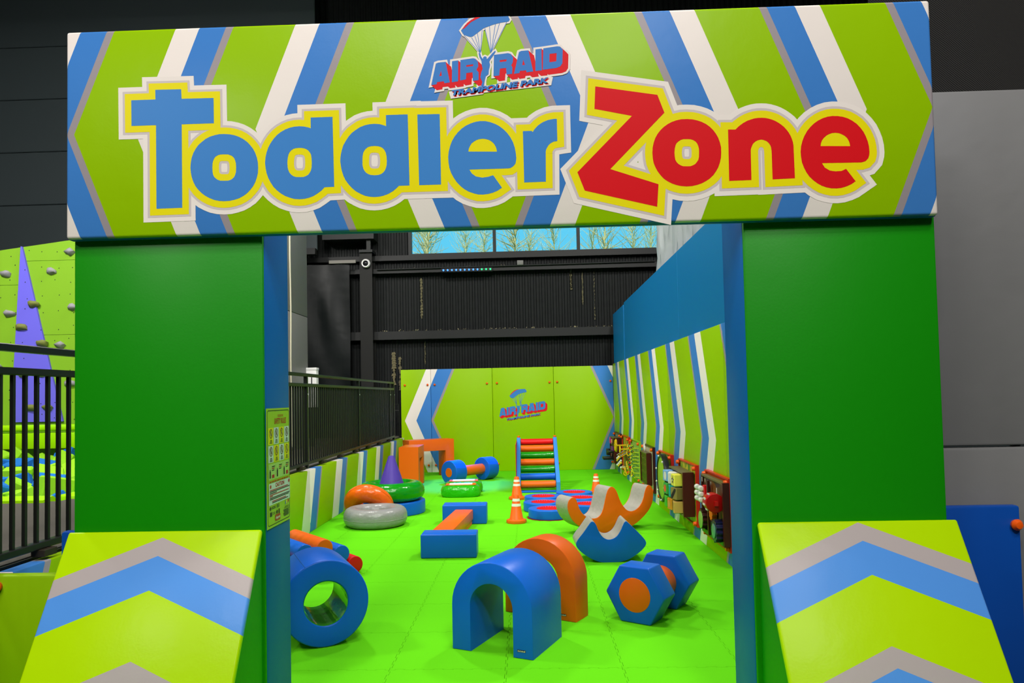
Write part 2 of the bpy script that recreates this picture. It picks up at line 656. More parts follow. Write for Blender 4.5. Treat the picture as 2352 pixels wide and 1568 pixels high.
# side walls, rear wall, roof of the hall: dark sheeting
wl = structure('wall_far_left')
link('wall_sheet', boxes([(-11.6, -11.5, -8.5, 14.5, 0, 9.6)]), m_dark, wl)
wr = structure('wall_far_right')
link('wall_sheet', boxes([(7.5, 7.6, -8.5, 14.5, 0, 9.6)]), m_dark, wr)
wf = structure('wall_front')
link('wall_sheet', boxes([(-11.6, 7.6, -8.6, -8.5, 0, 9.6)]), m_dark, wf)
ce = structure('ceiling')
link('roof_sheet', boxes([(-11.6, 7.6, -8.6, 14.5, 9.6, 9.7)]), m_dark, ce)
for y in (1.0, 5.5, 10.0):
    link('roof_beam', boxes([(-11.5, 7.5, y, y + 0.25, 9.0, 9.6)]), m_beam, ce)
# dark lining hung in front of the corrugated wall, high at left, with its seams
hl = thing('wall_lining', 'dark slate insulation lining high on the wall behind the left end of the sign', 'lining', (-7.3, 13.9, 4.3))
for k in range(5):
    link('lining_sheet', box(-4.1, 3.3, 0.0, 0.05, 0.0 + 1.05 * k, 1.04 + 1.05 * k, 0.012, 1), m_dark, hl)
link('lining_rail', boxes([(-4.1, 3.3, -0.14, -0.005, -0.1, 0.02)]), m_beam, hl)

# ================================================================== RIGHT WALL: blue boards over striped padding
bw = structure('wall_right')
stripe_r = stripes('striped_wall_vinyl', 'Y', 0.0, 1.0, False, 1.0, -0.47, True, 6.40, 1.22,
                   [(0, PWHITE), (0.2, PBLUE), (0.40, PGREY), (0.44, LIME)])
xs = [3.45, 6.1, 8.54, 10.98, 13.88]
for a, b in zip(xs[:-1], xs[1:]):
    link('striped_pad', box(1.62, 1.70, a + 0.001, b - 0.001, 0.0, 1.985, 0.008), stripe_r, bw)
m_bboard = mat('blue_board', (0.002, 0.17, 0.44), 0.45, spec=0.3, bump=0.03, wrinkle=0.03, wscale=2)
for a, b in ((3.45, 8.0), (8.0, 12.4)):
    link('blue_board', box(1.66, 1.72, a, b - 0.004, 1.99, 2.96, 0.004, 1), m_bboard, bw)
link('blue_end_board', box(1.645, 1.71, 12.402, 13.86, 1.99, 2.92, 0.004, 1), m_bboard, bw)

# grey plastic drape above the blue boards
bm = bmesh.new()
nx, nz = 70, 6
g = [[bm.verts.new((1.80 + 0.05 * math.sin(i * 1.1) + 0.02 * math.sin(i * 2.7 + j) + 0.03 * j / nz, 6.6 + 3.3 * i / nx, 2.9 + (0.95) * j / nz)) for j in range(nz + 1)] for i in range(nx + 1)]
for i in range(nx):
    for j in range(nz):
        bm.faces.new((g[i][j], g[i + 1][j], g[i + 1][j + 1], g[i][j + 1]))
dr = link('plastic_drape', finish(bm, 60), mat('grey_translucent_plastic', (0.34, 0.37, 0.38), 0.35, wrinkle=0.5, wscale=3))
tag(dr, 'grey plastic sheet hanging in folds above the tall blue wall boards', 'drape')

# ================================================================== BACK PADS
bp = thing('padded_end_wall', 'lime padded end wall with white and blue chevrons and a parachute logo', 'wall padding', (0, 13.88, 0))
S0 = 1.688
stripe_b = stripes('chevron_end_wall_vinyl', 'X', -0.094, 1.0, True, 0.985, 0.43, True, 0.0, 4.0,
                   [(0, LIME), (S0 / 4, PGREY), ((S0 + .05) / 4, PBLUE), ((S0 + .33) / 4, PWHITE), ((S0 + .56) / 4, LIME)])
for a, b in ((-2.413, -1.842), (-1.838, -0.669), (-0.665, 0.494), (0.498, 1.618)):
    link('wall_pad', box(a, b, 0.0, 0.10, 0.0, 1.955, 0.008), stripe_b, bp)
for x, z in ((-2.335, 1.66), (-1.90, 1.66), (-1.763, 1.66), (-.767, 1.663), (-.578, 1.665), (.419, 1.662), (.563, 1.665), (1.566, 1.663),
             (-1.90, .133), (-1.763, .135), (.556, .145), (-.578, .14), (-.767, .14), (.419, .145), (1.566, .14)):
    bolt(bp, (x, -0.012, z))

# ---- the parachute logo (flat print): contours in the logo's own units
LOGO = [
 [[(285,1100),(345,822),(378,810),(470,800),(525,1065),(455,1075),(447,1050),(360,1060),(355,1088)],[(412,915),(420,980),(388,984)]],
 [[(553,793),(632,783),(630,1050),(550,1062)],None],
 [[(660,778),(820,755),(850,760),(885,800),(888,860),(865,905),(893,935),(893,1035),(820,1045),(815,935),(735,945),(730,1025),(655,1040)],[(735,845),(825,832),(822,855),(733,865)]],
 [[(1090,712),(1270,690),(1305,700),(1335,745),(1330,810),(1310,845),(1325,870),(1322,955),(1250,965),(1245,880),(1165,888),(1158,975),(1083,985)],[(1165,780),(1252,770),(1250,795),(1163,805)]],
 [[(1345,955),(1410,675),(1440,662),(1530,655),(1590,925),(1505,935),(1500,910),(1420,918),(1415,945)],[(1465,775),(1485,840),(1450,845)]],
 [[(1620,643),(1698,633),(1700,910),(1618,918)],None],
 [[(1720,630),(1900,603),(1935,608),(1968,645),(1962,820),(1935,860),(1885,880),(1712,903)],[(1800,700),(1890,690),(1885,795),(1797,808)]]]
MAN = [(895,690),(912,685),(925,735),(950,765),(953,742),(975,730),(995,740),(1000,768),(1040,725),(1070,690),(1105,660),(1112,672),(1075,730),(1045,770),(1030,800),(1040,840),(1035,865),(1025,905),(1020,960),(985,985),(970,1050),(960,1100),(935,1118),(925,1112),(940,1060),(915,1000),(925,940),(945,890),(935,850),(930,790),(905,740)]
CANOPY = [(668,400),(720,330),(800,258),(900,204),(985,186),(1100,181),(1240,178),(1275,215),(1295,260),(1280,285),(1180,300),(1080,325),(960,370),(880,430),(820,475),(790,483),(740,468),(700,450)]
CRED = [(680,385),(750,300),(850,222),(950,186),(1030,184),(920,215),(800,290),(715,370)]
CORDS = [((705,455),(910,685)),((805,490),(912,680)),((845,465),(914,680)),((880,435),(916,680)),((940,395),(918,680)),
         ((975,370),(1050,690)),((1035,340),(1052,680)),((1110,318),(1054,680)),((1165,300),(1056,675)),((1255,290),(1060,670))]
SH = (72, 64)
m_lb = mat('logo_blue_print', PBLUE, 0.45, spec=0.12)
m_lr = mat('logo_red_print', (0.75, 0.012, 0.02), 0.45, spec=0.12)
m_lw = mat('logo_white_print', PWHITE, 0.45, spec=0.12)

def logo(parent, Pt, white):
    """Pt(x, y, layer) maps the logo's units to a point on the print"""
    L = lambda k: (lambda x, y: Pt(x, y, k))
    if white:
        pcs = tri([(510, 1180), (535, 1272), (950, 1215), (960, 1195), (1395, 1150), (1818, 1100), (1842, 995), (1780, 985)])
        for o, h in LOGO:
            far = [(x + SH[0], y + SH[1]) for x, y in o]
            pcs += stroke(o, 26) + stroke(far, 26) + edges_swept(o, far) + tri(o)
        pcs += stroke(MAN, 20) + stroke(CANOPY, 22)
        pcs += tri([(690, 455), (800, 490), (960, 385), (918, 700), (905, 700)]) + tri([(970, 372), (1262, 288), (1062, 690), (1046, 690)])
        link('logo_backing', ink(pcs, L(1), 1000), m_lw, parent)
    for word in (LOGO[:3], LOGO[3:]):
        pcs = []
        for o, h in word:
            far = [(x + SH[0], y + SH[1]) for x, y in o]
            pcs += edges_swept(o, far) + tri(far)
        link('logo_shadow', ink(pcs, L(2), 1000), m_lr, parent)
    link('parachute_edge', flat([CRED], L(4)), m_lr, parent)
    for o, h in LOGO:
        link('logo_letter', flat([o], L(3), [h] if h else ()), m_lb, parent)
    link('parachutist', flat([MAN], L(4)), m_lb, parent)
    link('parachute', flat([CANOPY], L(3)), m_lb, parent)
    d = 3.2
    pcs = [[(a[0] - d, a[1]), (b[0] - d, b[1]), (b[0] + d, b[1]), (a[0] + d, a[1])] for a, b in CORDS]
    link('parachute_cords', ink(pcs, L(3), 1000), m_lb, parent, kind='stuff')
    T = lambda x, y, k: (lambda u, v: Pt(u + x, -v + y, k))
    link('tagline_shadow', join([text_mesh('TRAMPOLINE PARK', T(16, 18, 2), 532, -1238, 1245, 76, 0.05, 0.135, 0.25),
                                 text_mesh('TRAMPOLINE PARK', T(8, 9, 2), 532, -1238, 1245, 76, 0.05, 0.135, 0.25)]), m_lr, parent, kind='stuff')
    link('tagline', text_mesh('TRAMPOLINE PARK', T(0, 0, 3), 532, -1238, 1245, 76, 0.05, 0.135, 0.25), m_lb, parent, kind='stuff')

logo(bp, lambda x, y, k: Vector((-.543 + (x - 285) * .00052, -0.0012 * k - 0.001, 1.546 - (y - 175) * .00056)), False)

# ================================================================== ENTRANCE SIGN AND PILLARS
sg = thing('entrance_sign', 'wide padded header reading Toddler Zone across the two green pillars', 'sign', (-0.1265, 3.05, 2.126))
stripe_s = stripes('chevron_sign_vinyl', 'X', 0.0145, 1.0, True, 0.455, 0.395, True, 1.295, 0.522,
                   [(0, PGREY), (0.06, PBLUE), (0.283, PWHITE), (0.483, LIME)], rough=0.33, wrinkle=0.10)
link('sign_body', box(-1.8385, 1.8385, 0.012, 0.049, 0.0, 0.91, 0.012), m_jblue, sg)
link('sign_face', box(-1.838, 1.838, 0.0, 0.03, 0.004, 0.908, 0.012, 3), stripe_s, sg)
LET = [
["t","b",[[[-15720,27650],[-14590,27640],[-14570,27220],[-13180,27210],[-13170,26110],[-14570,26110],[-14560,22500],[-15680,22490],[-15690,26110],[-16760,26110],[-16770,27230],[-15710,27230]]],[]],
["o","b",[[[-11270,24140],[-11280,23910],[-11330,23700],[-11400,23510],[-11490,23340],[-11620,23180],[-11760,23040],[-11920,22930],[-12100,22840],[-12300,22780],[-12510,22740],[-12740,22730],[-12970,22750],[-13180,22800],[-13370,22880],[-13550,22980],[-13710,23100],[-13860,23250],[-13980,23410],[-14070,23590],[-14140,23790],[-14180,24000],[-14200,24230],[-14180,24450],[-14140,24660],[-14070,24850],[-13970,25030],[-13850,25190],[-13700,25320],[-13540,25440],[-13360,25530],[-13160,25590],[-12950,25630],[-12720,25630],[-12490,25610],[-12280,25560],[-12090,25490],[-11910,25390],[-11740,25260],[-11600,25110],[-11480,24950],[-11390,24770],[-11320,24570],[-11280,24360]]],[[[-12220,24170],[-12230,23980],[-12260,23860],[-12310,23760],[-12380,23690],[-12460,23640],[-12570,23610],[-12740,23610],[-12910,23620],[-13020,23660],[-13100,23720],[-13170,23790],[-13220,23890],[-13240,24010],[-13250,24200],[-13240,24380],[-13210,24500],[-13160,24600],[-13100,24670],[-13010,24720],[-12900,24750],[-12730,24750],[-12560,24740],[-12450,24700],[-12370,24650],[-12300,24570],[-12260,24470],[-12230,24350]]]],
["d","b",[[[-8030,24240],[-8050,24020],[-8100,23800],[-8170,23600],[-8270,23400],[-8400,23230],[-8550,23070],[-8720,22950],[-8900,22840],[-9100,22770],[-9300,22730],[-9510,22720],[-9720,22740],[-9920,22800],[-10120,22880],[-10300,22990],[-10470,23130],[-10620,23290],[-10740,23480],[-10840,23680],[-10910,23890],[-10950,24110],[-10970,24330],[-10950,24560],[-10900,24780],[-10830,24980],[-10720,25180],[-10600,25350],[-10450,25510],[-10280,25640],[-10090,25740],[-9900,25810],[-9690,25850],[-9480,25860],[-9270,25840],[-9070,25790],[-8870,25700],[-8690,25590],[-8520,25450],[-8380,25280],[-8250,25100],[-8160,24900],[-8090,24690],[-8040,24470]],[[-8990,26220],[-8050,26220],[-8010,23210],[-8870,23190],[-8860,25390],[-8990,25690]]],[[[-8960,24280],[-8970,24080],[-9000,23950],[-9050,23850],[-9120,23760],[-9210,23710],[-9320,23670],[-9490,23670],[-9650,23680],[-9760,23720],[-9850,23790],[-9920,23870],[-9970,23980],[-10000,24120],[-10010,24310],[-9990,24510],[-9960,24650],[-9910,24750],[-9840,24830],[-9750,24890],[-9640,24920],[-9470,24930],[-9310,24910],[-9200,24870],[-9110,24810],[-9040,24720],[-8990,24620],[-8970,24480]]]],
["d","b",[[[-4830,24240],[-4850,24020],[-4900,23800],[-4970,23590],[-5080,23400],[-5200,23230],[-5350,23070],[-5520,22940],[-5700,22840],[-5900,22770],[-6100,22730],[-6300,22720],[-6510,22740],[-6710,22790],[-6900,22880],[-7090,22990],[-7250,23130],[-7390,23290],[-7520,23470],[-7610,23670],[-7680,23890],[-7720,24110],[-7740,24330],[-7720,24550],[-7670,24770],[-7600,24980],[-7490,25170],[-7370,25350],[-7220,25510],[-7050,25630],[-6870,25740],[-6670,25810],[-6470,25850],[-6260,25860],[-6050,25840],[-5850,25780],[-5660,25700],[-5480,25580],[-5320,25440],[-5170,25280],[-5050,25100],[-4950,24900],[-4880,24680],[-4840,24460]],[[-5760,26220],[-4830,26220],[-4800,23170],[-5660,23170],[-5640,25280],[-5760,25690]]],[[[-5750,24260],[-5760,24070],[-5800,23930],[-5850,23830],[-5920,23750],[-6010,23690],[-6120,23660],[-6280,23650],[-6450,23670],[-6550,23710],[-6640,23770],[-6710,23860],[-6760,23960],[-6790,24100],[-6790,24300],[-6780,24490],[-6750,24630],[-6700,24730],[-6630,24810],[-6540,24870],[-6430,24900],[-6260,24910],[-6100,24890],[-5990,24850],[-5900,24790],[-5840,24710],[-5790,24600],[-5760,24460]]]],
["l","b",[[[-4420,26200],[-3470,26190],[-3460,23170],[-4390,23170]]],[]],
["e","b",[[[-890,22960],[-1070,22840],[-1270,22760],[-1480,22710],[-1690,22690],[-1900,22700],[-2110,22760],[-2310,22840],[-2490,22950],[-2660,23100],[-2810,23270],[-2930,23460],[-3030,23660],[-3100,23880],[-3130,24110],[-3140,24350],[-3110,24580],[-3050,24800],[-2970,25010],[-2850,25210],[-2710,25380],[-2550,25530],[-2370,25650],[-2170,25740],[-1970,25800],[-1750,25830],[-1540,25820],[-1330,25770],[-1130,25690],[-940,25580],[-770,25440],[-620,25280],[-490,25090],[-390,24890],[-320,24670],[-280,24440],[-260,24210],[-270,24120],[-300,23970],[-390,23860],[-520,23780],[-700,23770],[-2250,23770],[-2150,23600],[-1980,23470],[-1710,23410],[-1460,23440],[-1250,23500]]],[[[-2280,24540],[-2260,24660],[-2210,24770],[-2140,24880],[-2040,24960],[-1930,25020],[-1800,25060],[-1660,25070],[-1530,25050],[-1400,25010],[-1290,24940],[-1200,24850],[-1130,24740],[-1090,24620],[-1070,24500]]]],
["r","b",[[[40,25340],[410,25340],[450,25290],[520,25390],[600,25480],[680,25560],[780,25630],[880,25690],[1000,25740],[1110,25780],[1230,25800],[1350,25820],[1480,25820],[1480,24870],[1400,24860],[1330,24850],[1260,24820],[1190,24780],[1130,24730],[1080,24670],[1040,24600],[1000,24520],[980,24440],[980,24360],[960,23160],[50,23150]]],[]],
["z","r",[[[3130,27150],[5720,26700],[5990,25930],[3670,23610],[5660,22910],[5580,21960],[2580,22730],[2290,23520],[4630,25840],[3070,26190]]],[]],
["o","r",[[[8300,24160],[8280,23940],[8230,23740],[8160,23550],[8060,23380],[7940,23220],[7800,23090],[7630,22980],[7450,22890],[7260,22830],[7050,22790],[6830,22780],[6610,22800],[6410,22850],[6220,22920],[6040,23020],[5880,23140],[5750,23290],[5640,23450],[5550,23630],[5480,23820],[5450,24030],[5440,24250],[5460,24470],[5510,24680],[5580,24870],[5680,25040],[5800,25190],[5950,25330],[6110,25440],[6290,25530],[6480,25590],[6690,25630],[6920,25630],[7140,25610],[7340,25560],[7530,25490],[7710,25390],[7860,25270],[8000,25120],[8110,24960],[8200,24780],[8260,24590],[8300,24380]]],[[[7380,24190],[7370,24020],[7340,23890],[7280,23800],[7210,23720],[7120,23670],[7010,23630],[6860,23630],[6700,23640],[6600,23680],[6510,23740],[6440,23820],[6390,23920],[6370,24050],[6360,24220],[6380,24400],[6410,24520],[6460,24620],[6540,24690],[6630,24750],[6740,24780],[6890,24780],[7040,24770],[7150,24730],[7240,24670],[7310,24590],[7350,24490],[7380,24360]]]],
["n","r",[[[8610,25130],[8920,25120],[9030,25230],[9150,25320],[9270,25400],[9410,25470],[9550,25520],[9700,25560],[9850,25580],[10000,25580],[10150,25570],[10290,25540],[10440,25490],[10570,25430],[10700,25350],[10820,25260],[10930,25160],[11030,25040],[11110,24920],[11180,24790],[11230,24650],[11270,24510],[11290,24360],[11290,24210],[11300,22990],[10380,22970],[10380,24170],[10370,24250],[10360,24330],[10330,24410],[10290,24480],[10240,24540],[10180,24590],[10110,24620],[10040,24650],[9970,24660],[9890,24650],[9820,24630],[9750,24600],[9690,24560],[9630,24500],[9590,24430],[9560,24360],[9530,24280],[9520,24200],[9510,22970],[8590,22960]]],[]],
["e","r",[[[13780,22790],[13600,22670],[13410,22590],[13200,22530],[13000,22510],[12790,22520],[12580,22570],[12390,22640],[12210,22750],[12040,22890],[11890,23050],[11770,23240],[11680,23440],[11610,23650],[11580,23880],[11570,24100],[11600,24330],[11660,24550],[11750,24760],[11860,24950],[12000,25120],[12160,25270],[12340,25390],[12530,25480],[12740,25540],[12940,25560],[13150,25550],[13360,25510],[13560,25440],[13740,25330],[13910,25200],[14050,25040],[14180,24850],[14270,24650],[14340,24440],[14380,24220],[14390,23990],[14380,23890],[14340,23750],[14220,23620],[14050,23570],[12430,23590],[12540,23400],[12740,23270],[12980,23230],[13220,23240],[13410,23320]]],[[[12400,24310],[12420,24430],[12470,24550],[12550,24650],[12650,24740],[12760,24800],[12890,24840],[13030,24850],[13160,24830],[13280,24780],[13400,24710],[13490,24620],[13550,24520],[13590,24400],[13610,24270]]]]
]
def SP(k):
    return lambda x, z: Vector((x + 0.1265, -0.0006 - 0.00035 * k, z - 2.126))
LET = [[n, c, [[(p[0] / 1e4, p[1] / 1e4) for p in o] for o in os_], [[(p[0] / 1e4, p[1] / 1e4) for p in h] for h in hs]] for n, c, os_, hs in LET]
m_yel = mat('sign_yellow_print', (0.84, 0.74, 0.0), 0.42, spec=0.12)
m_lgr = mat('sign_light_grey_print', (0.62, 0.55, 0.55), 0.42, spec=0.12)
m_sred = mat('sign_red_print', (0.72, 0.006, 0.012), 0.40, spec=0.12)
m_sblu = mat('sign_blue_print', (0.05, 0.235, 0.62), 0.40, spec=0.12)
for nm, k, d0, mm in (('white_outline', 1, .057, m_lw), ('grey_outline', 2, .038, m_lgr), ('yellow_outline', 3, .0285, m_yel)):
    pcs = []
    for n, c, os_, hs in LET:
        d = d0 * (1.08 if c == 'r' else 1.0)
        for o in os_ + hs:
            pcs += stroke(o, d)
        for o in os_:
            pcs += tri(o, hs if o is os_[0] else ())
    link(nm, ink(pcs, SP(k)), mm, sg)
for n, c, os_, hs in LET:
    link('letter_' + n, flat(os_, SP(4), hs), m_sred if c == 'r' else m_sblu, sg)
logo(sg, lambda x, y, k: Vector((-.469 + 0.1265 + x * .0003315 - y * .0000055, -0.0006 - 0.00035 * (k + 4.2), min(0.9035, 3.117 - 2.126 - x * .0000115 - y * .0003365))), True)

def pillar(name, label, x0, x1, inner):
    t = thing(name, label, 'pillar', ((x0 + x1) / 2, 3.1, 0))
    h = (x1 - x0) / 2
    link('core', box(-h + 0.012, h - 0.012, 0.045, 0.30, 0, 2.5), m_jblue, t)
    link('green_pad', box(-h, h - 0.0, 0.0, 0.045, 0, 2.5, 0.01), m_green, t)
    s = inner
    a, b = (h - 0.04, h + 0.004) if s > 0 else (-h - 0.004, -h + 0.04)
    link('blue_side_pad', box(a, b, 0.012, 0.325, 0, 2.5, 0.01), m_jblue, t)
    a, b = (-h - 0.004, -h + 0.03) if s > 0 else (h - 0.03, h + 0.004)
    link('blue_side_pad', box(a, b, 0.012, 0.325, 0, 2.5, 0.01), m_jblue, t)
    return t
pillar('entrance_pillar', 'left green padded pillar carrying the safety rules poster', -1.960, -1.130, 1)
pillar('entrance_pillar', 'right green padded pillar beside the grey wall padding', 0.925, 1.722, -1)

# sloped bases
def wedge(label, xc, hw, v0, k, period, stops, nm):
    t = thing('wedge_pad', label, 'pad', (xc, 3.1, 0))
    H, D = 0.872, 0.515
    link('wedge_body', prism([(-0.001, 0), (-0.001, H), (-D, 0)], -hw + 0.006, hw - 0.006, axis='X'), m_green, t)
    ln = math.hypot(H, D)
    sa = H / ln
    me = box(-hw, hw, -0.014, 0.014, 0.0, ln, 0.010, 3)
    st = stripes(nm, 'X', 0.0, -k, True, ln, -1.0, False, v0, period, stops, rough=0.3, wrinkle=0.12)
    o = link('striped_cover', me, st, t)
    o.location = (0, -D - 0.0105, 0.0)
    o.rotation_euler = (-math.atan2(D, H), 0, 0)
    return t
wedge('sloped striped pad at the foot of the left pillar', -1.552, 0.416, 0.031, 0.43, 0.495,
      [(0, LIT_GREY), (0.16, LIT_BLUE), (0.447, LIT_LIME)], 'chevron_wedge_lit_vinyl_left')
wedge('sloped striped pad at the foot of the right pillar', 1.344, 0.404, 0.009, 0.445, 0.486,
      [(0, LIT_GREY), (0.16, LIT_BLUE), (0.444, LIT_LIME)], 'chevron_wedge_lit_vinyl_right')

# royal blue and lime side pads next to the pillars
t = thing('side_pad', 'royal blue pad with an orange bolt right of the right pillar', 'pad', (1.98, 3.42, 0))
link('pad', box(-0.255, 0.245, 0.0, 0.05, 0, 0.875, 0.012), m_pblue, t)
bolt(t, (0.22, -0.012, 0.79), 0, 1.25)
t = thing('side_pad', 'royal blue pad edge peeking out left of the left pillar', 'pad', (-2.04, 3.28, 0))
link('pad', box(-0.095, 0.07, 0.0, 0.05, 0, 0.845, 0.014), m_pblue, t)
t = thing('front_pad', 'plain lime pad with an orange bolt at the lower left corner', 'pad', (-2.9, 3.19, 0))
link('pad', box(-1.2, 0.93, 0.0, 0.06, 0, 0.672, 0.014), m_lime, t)
bolt(t, (0.543, -0.012, 0.625), 0, 1.2)

# grey padding right of the entrance, net above it
gw = structure('wall_front_right')
link('wall_pad', box(1.735, 4.6, 3.50, 3.56, 1.142, 2.828, 0.014), m_gpad, gw)
link('wall_pad', box(1.735, 4.6, 3.50, 3.56, 0.0, 1.134, 0.014), m_gpad, gw)
nt_ = thing('safety_net', 'black woven mesh net above the grey padding at upper right', 'net', (3.0, 3.60, 2.83))
m_net = bpy.data.materials.new('black_woven_mesh')
m_net.use_nodes = True
ntn = m_net.node_tree
pb = ntn.nodes['Principled BSDF']
pb.inputs['Roughness'].default_value = 0.8
pb.inputs['Specular IOR Level'].default_value = 0.1
tcn = ntn.nodes.new('ShaderNodeTexCoord')
wv = ntn.nodes.new('ShaderNodeTexWave')
wv.bands_direction = 'DIAGONAL'
wv.inputs['Scale'].default_value = 62
wv.inputs['Distortion'].default_value = 1.2
wv.inputs['Detail'].default_value = 2
wv.inputs['Detail Scale'].default_value = 0.6
crn = ntn.nodes.new('ShaderNodeValToRGB')
crn.color_ramp.elements[0].position = 0.35
crn.color_ramp.elements[0].color = (0.010, 0.010, 0.010, 1)
crn.color_ramp.elements[1].position = 0.8
crn.color_ramp.elements[1].color = (0.04, 0.039, 0.037, 1)
ntn.links.new(tcn.outputs['Object'], wv.inputs['Vector'])
ntn.links.new(wv.outputs['Fac'], crn.inputs[0])
ntn.links.new(crn.outputs[0], pb.inputs['Base Color'])
bm = bmesh.new()
nx, nz = 24, 16
g = [[bm.verts.new((-1.27 + 2.9 * i / nx, 0.02 * math.sin(i * .9 + j * .5), 2.3 * j / nz)) for j in range(nz + 1)] for i in range(nx + 1)]
for i in range(nx):
    for j in range(nz):
        bm.faces.new((g[i][j], g[i + 1][j], g[i + 1][j + 1], g[i][j + 1]))
link('mesh', finish(bm, 60), m_net, nt_)
link('post', tube([(-0.63, 0.06, -2.8), (-0.63, 0.06, 2.3)], 0.022), m_black, nt_)

# safety rules poster on the left jamb
ps = thing('rules_poster', 'tall lime safety rules poster stuck on the blue inner side of the left pillar', 'poster', (-1.1235, 3.108, 0.868))
PW, PH = 0.302, 0.518
def PP(k):
    return lambda u, v: Vector((0.001 + 0.0006 * k, u, v))
link('poster_sheet', boxes([(0, 0.001, 0, PW, 0, PH)]), mat('poster_lime', (0.36, 0.62, 0.01), 0.35), ps)
def rect(u0, u1, v0, v1): return [(u0, v0), (u1, v0), (u1, v1), (u0, v1)]
def rrect(u0, u1, v0, v1, r=0.012):
    o = []
    for cx, cy, a in ((u1 - r, v0 + r, -90), (u1 - r, v1 - r, 0), (u0 + r, v1 - r, 90), (u0 + r, v0 + r, 180)):
        for i in range(5):
            t = R(a + 90 * i / 4)
            o.append((cx + r * math.cos(t), cy + r * math.sin(t)))
    return o
def pprint(name, polys, k, m):
    pcs = []
    for p in polys:
        pcs += tri(p)
    return link(name, ink(pcs, PP(k)), m, ps, kind='stuff')
m_pk = mat('poster_black_print', (0.012, 0.03, 0.01), 0.4)
m_pr = mat('poster_red_print', (0.45, 0.02, 0.01), 0.4)
m_pw = mat('poster_pale_print', (0.62, 0.74, 0.66), 0.4)
m_py = mat('poster_yellow_print', (0.80, 0.80, 0.0), 0.4)
m_pg = mat('poster_light_green_print', (0.42, 0.68, 0.16), 0.4)
link('border_line', ink(stroke(rrect(0.012, 0.296, 0.012, 0.508), 0.0016), PP(1)), m_pk, ps)
wh, ye, pk, rd, lg = [], [], [], [], []
cw = 0.064
circ = lambda cx, cy, rx, ry, n=20: [(cx + rx * math.cos(2 * PI * i / n), cy + ry * math.sin(2 * PI * i / n)) for i in range(n)]
for r_ in range(2):
    for c_ in range(4):
        u0 = 0.020 + c_ * 0.069
        v0 = 0.360 - r_ * 0.078
        ((ye if (r_ + c_) % 2 == 0 else wh)).append(rect(u0, u0 + cw, v0, v0 + 0.073))
        for q in range(3):
            pk.append(rect(u0 + 0.016 + 0.003 * q, u0 + 0.050 - 0.002 * q, v0 + 0.005 + 0.006 * q, v0 + 0.008 + 0.006 * q))
for c_ in range(3):
    u0 = 0.020 + c_ * 0.091
    lg.append(rect(u0, u0 + 0.088, 0.208, 0.276))
    for q in range(3):
        (pk if q != 1 else rd).append(rect(u0 + 0.042, u0 + 0.08 - .004 * q, 0.262 - 0.008 * q, 0.266 - 0.008 * q))
    pk.append(rect(u0 + 0.012, u0 + 0.028, 0.215, 0.245))
    pk.append(rect(u0 + 0.016, u0 + 0.024, 0.245, 0.252))
wh.append(rect(0.024, PW, 0.098, 0.192))
pprint('pale_square', wh, 1, m_pw)
pprint('yellow_square', ye, 1, m_py)
pprint('green_box', lg, 1, m_pg)
rd += [rect(0.062, 0.092, 0.214, 0.228), rect(0.246, 0.276, 0.214, 0.230)]
for i, (v, c, w_) in enumerate(((0.160, 'r', .24), (0.154, 'k', .26), (0.147, 'k', .09), (0.140, 'r', .25), (0.134, 'r', .04), (0.127, 'k', .262), (0.121, 'k', .25), (0.111, 'r', .18), (0.105, 'k', .21))):
    u0 = 0.032 if v > 0.115 else 0.062
    (rd if c == 'r' else pk).append(rect(u0, min(0.296, u0 + w_), v, v + 0.0036))
rd += [circ(0.044, 0.178, 0.009, 0.008), circ(0.285, 0.180, 0.009, 0.008)]
pk += [circ(0.040, 0.084, 0.010, 0.008), rect(0.055, 0.105, 0.087, 0.090), rect(0.055, 0.105, 0.080, 0.083), rect(0.034, 0.060, 0.050, 0.068),
       rect(0.066, 0.10, 0.062, 0.064), rect(0.066, 0.10, 0.056, 0.058), circ(0.122, 0.060, 0.010, 0.008), rect(0.142, 0.158, 0.050, 0.070)]
for q in range(6):
    pk.append(rect(0.205 + .004 * (q % 3), 0.285 - .006 * (q % 2), 0.052 - q * 0.0052, 0.0548 - q * 0.0052))
pk += [rect(0.225, 0.285, 0.066, 0.068), rect(0.215, 0.29, 0.060, 0.062)]
u_ = 0.035
for q in range(12):
    w_ = (0.012, 0.008, 0.018, 0.024, 0.010, 0.016)[q % 6]
    rd.append(rect(u_, u_ + w_, 0.1955, 0.2015))
    u_ += w_ + 0.006
pprint('small_print', pk, 2, m_pk)
pprint('red_small_print', rd, 2, m_pr)
m_pbr = mat('poster_brown_print', (0.12, 0.03, 0.02), 0.4)
m_pgy = mat('poster_grey_print', (0.3, 0.3, 0.2), 0.5)
for r_ in range(2):
    for c_ in range(4):
        cx, cy = 0.020 + c_ * 0.069 + 0.032, 0.360 - r_ * 0.078 + 0.048
        pcs = stroke(circ(cx, cy, 0.017, 0.019), 0.0017) + [[(cx - .013, cy + .012), (cx - .010, cy + .014), (cx + .013, cy - .012), (cx + .010, cy - .014)]]
        link('prohibition_sign', ink(pcs, PP(3)), m_pbr, ps)
        pcs = tri(circ(cx + .002, cy + .009, .004, .0045, 10)) + tri([(cx - .006, cy - .010), (cx - .001, cy - .012), (cx + .003, cy - .003), (cx + .009, cy - .010), (cx + .007, cy + .003), (cx - .004, cy + .004)])
        link('pictogram', ink(pcs, PP(2)), m_pgy, ps)
for args in (('SAFETY RULES', PP(2), 0.098, 0.448, 0.155, 0.026, 0.02), ('TODDLER ZONE', PP(2), 0.138, 0.479, 0.075, 0.011, 0.01),
             ('CAUTION', PP(2), 0.105, 0.170, 0.115, 0.019, 0.03)):
    link('heading', text_mesh(*args), m_pr, ps, kind='stuff')
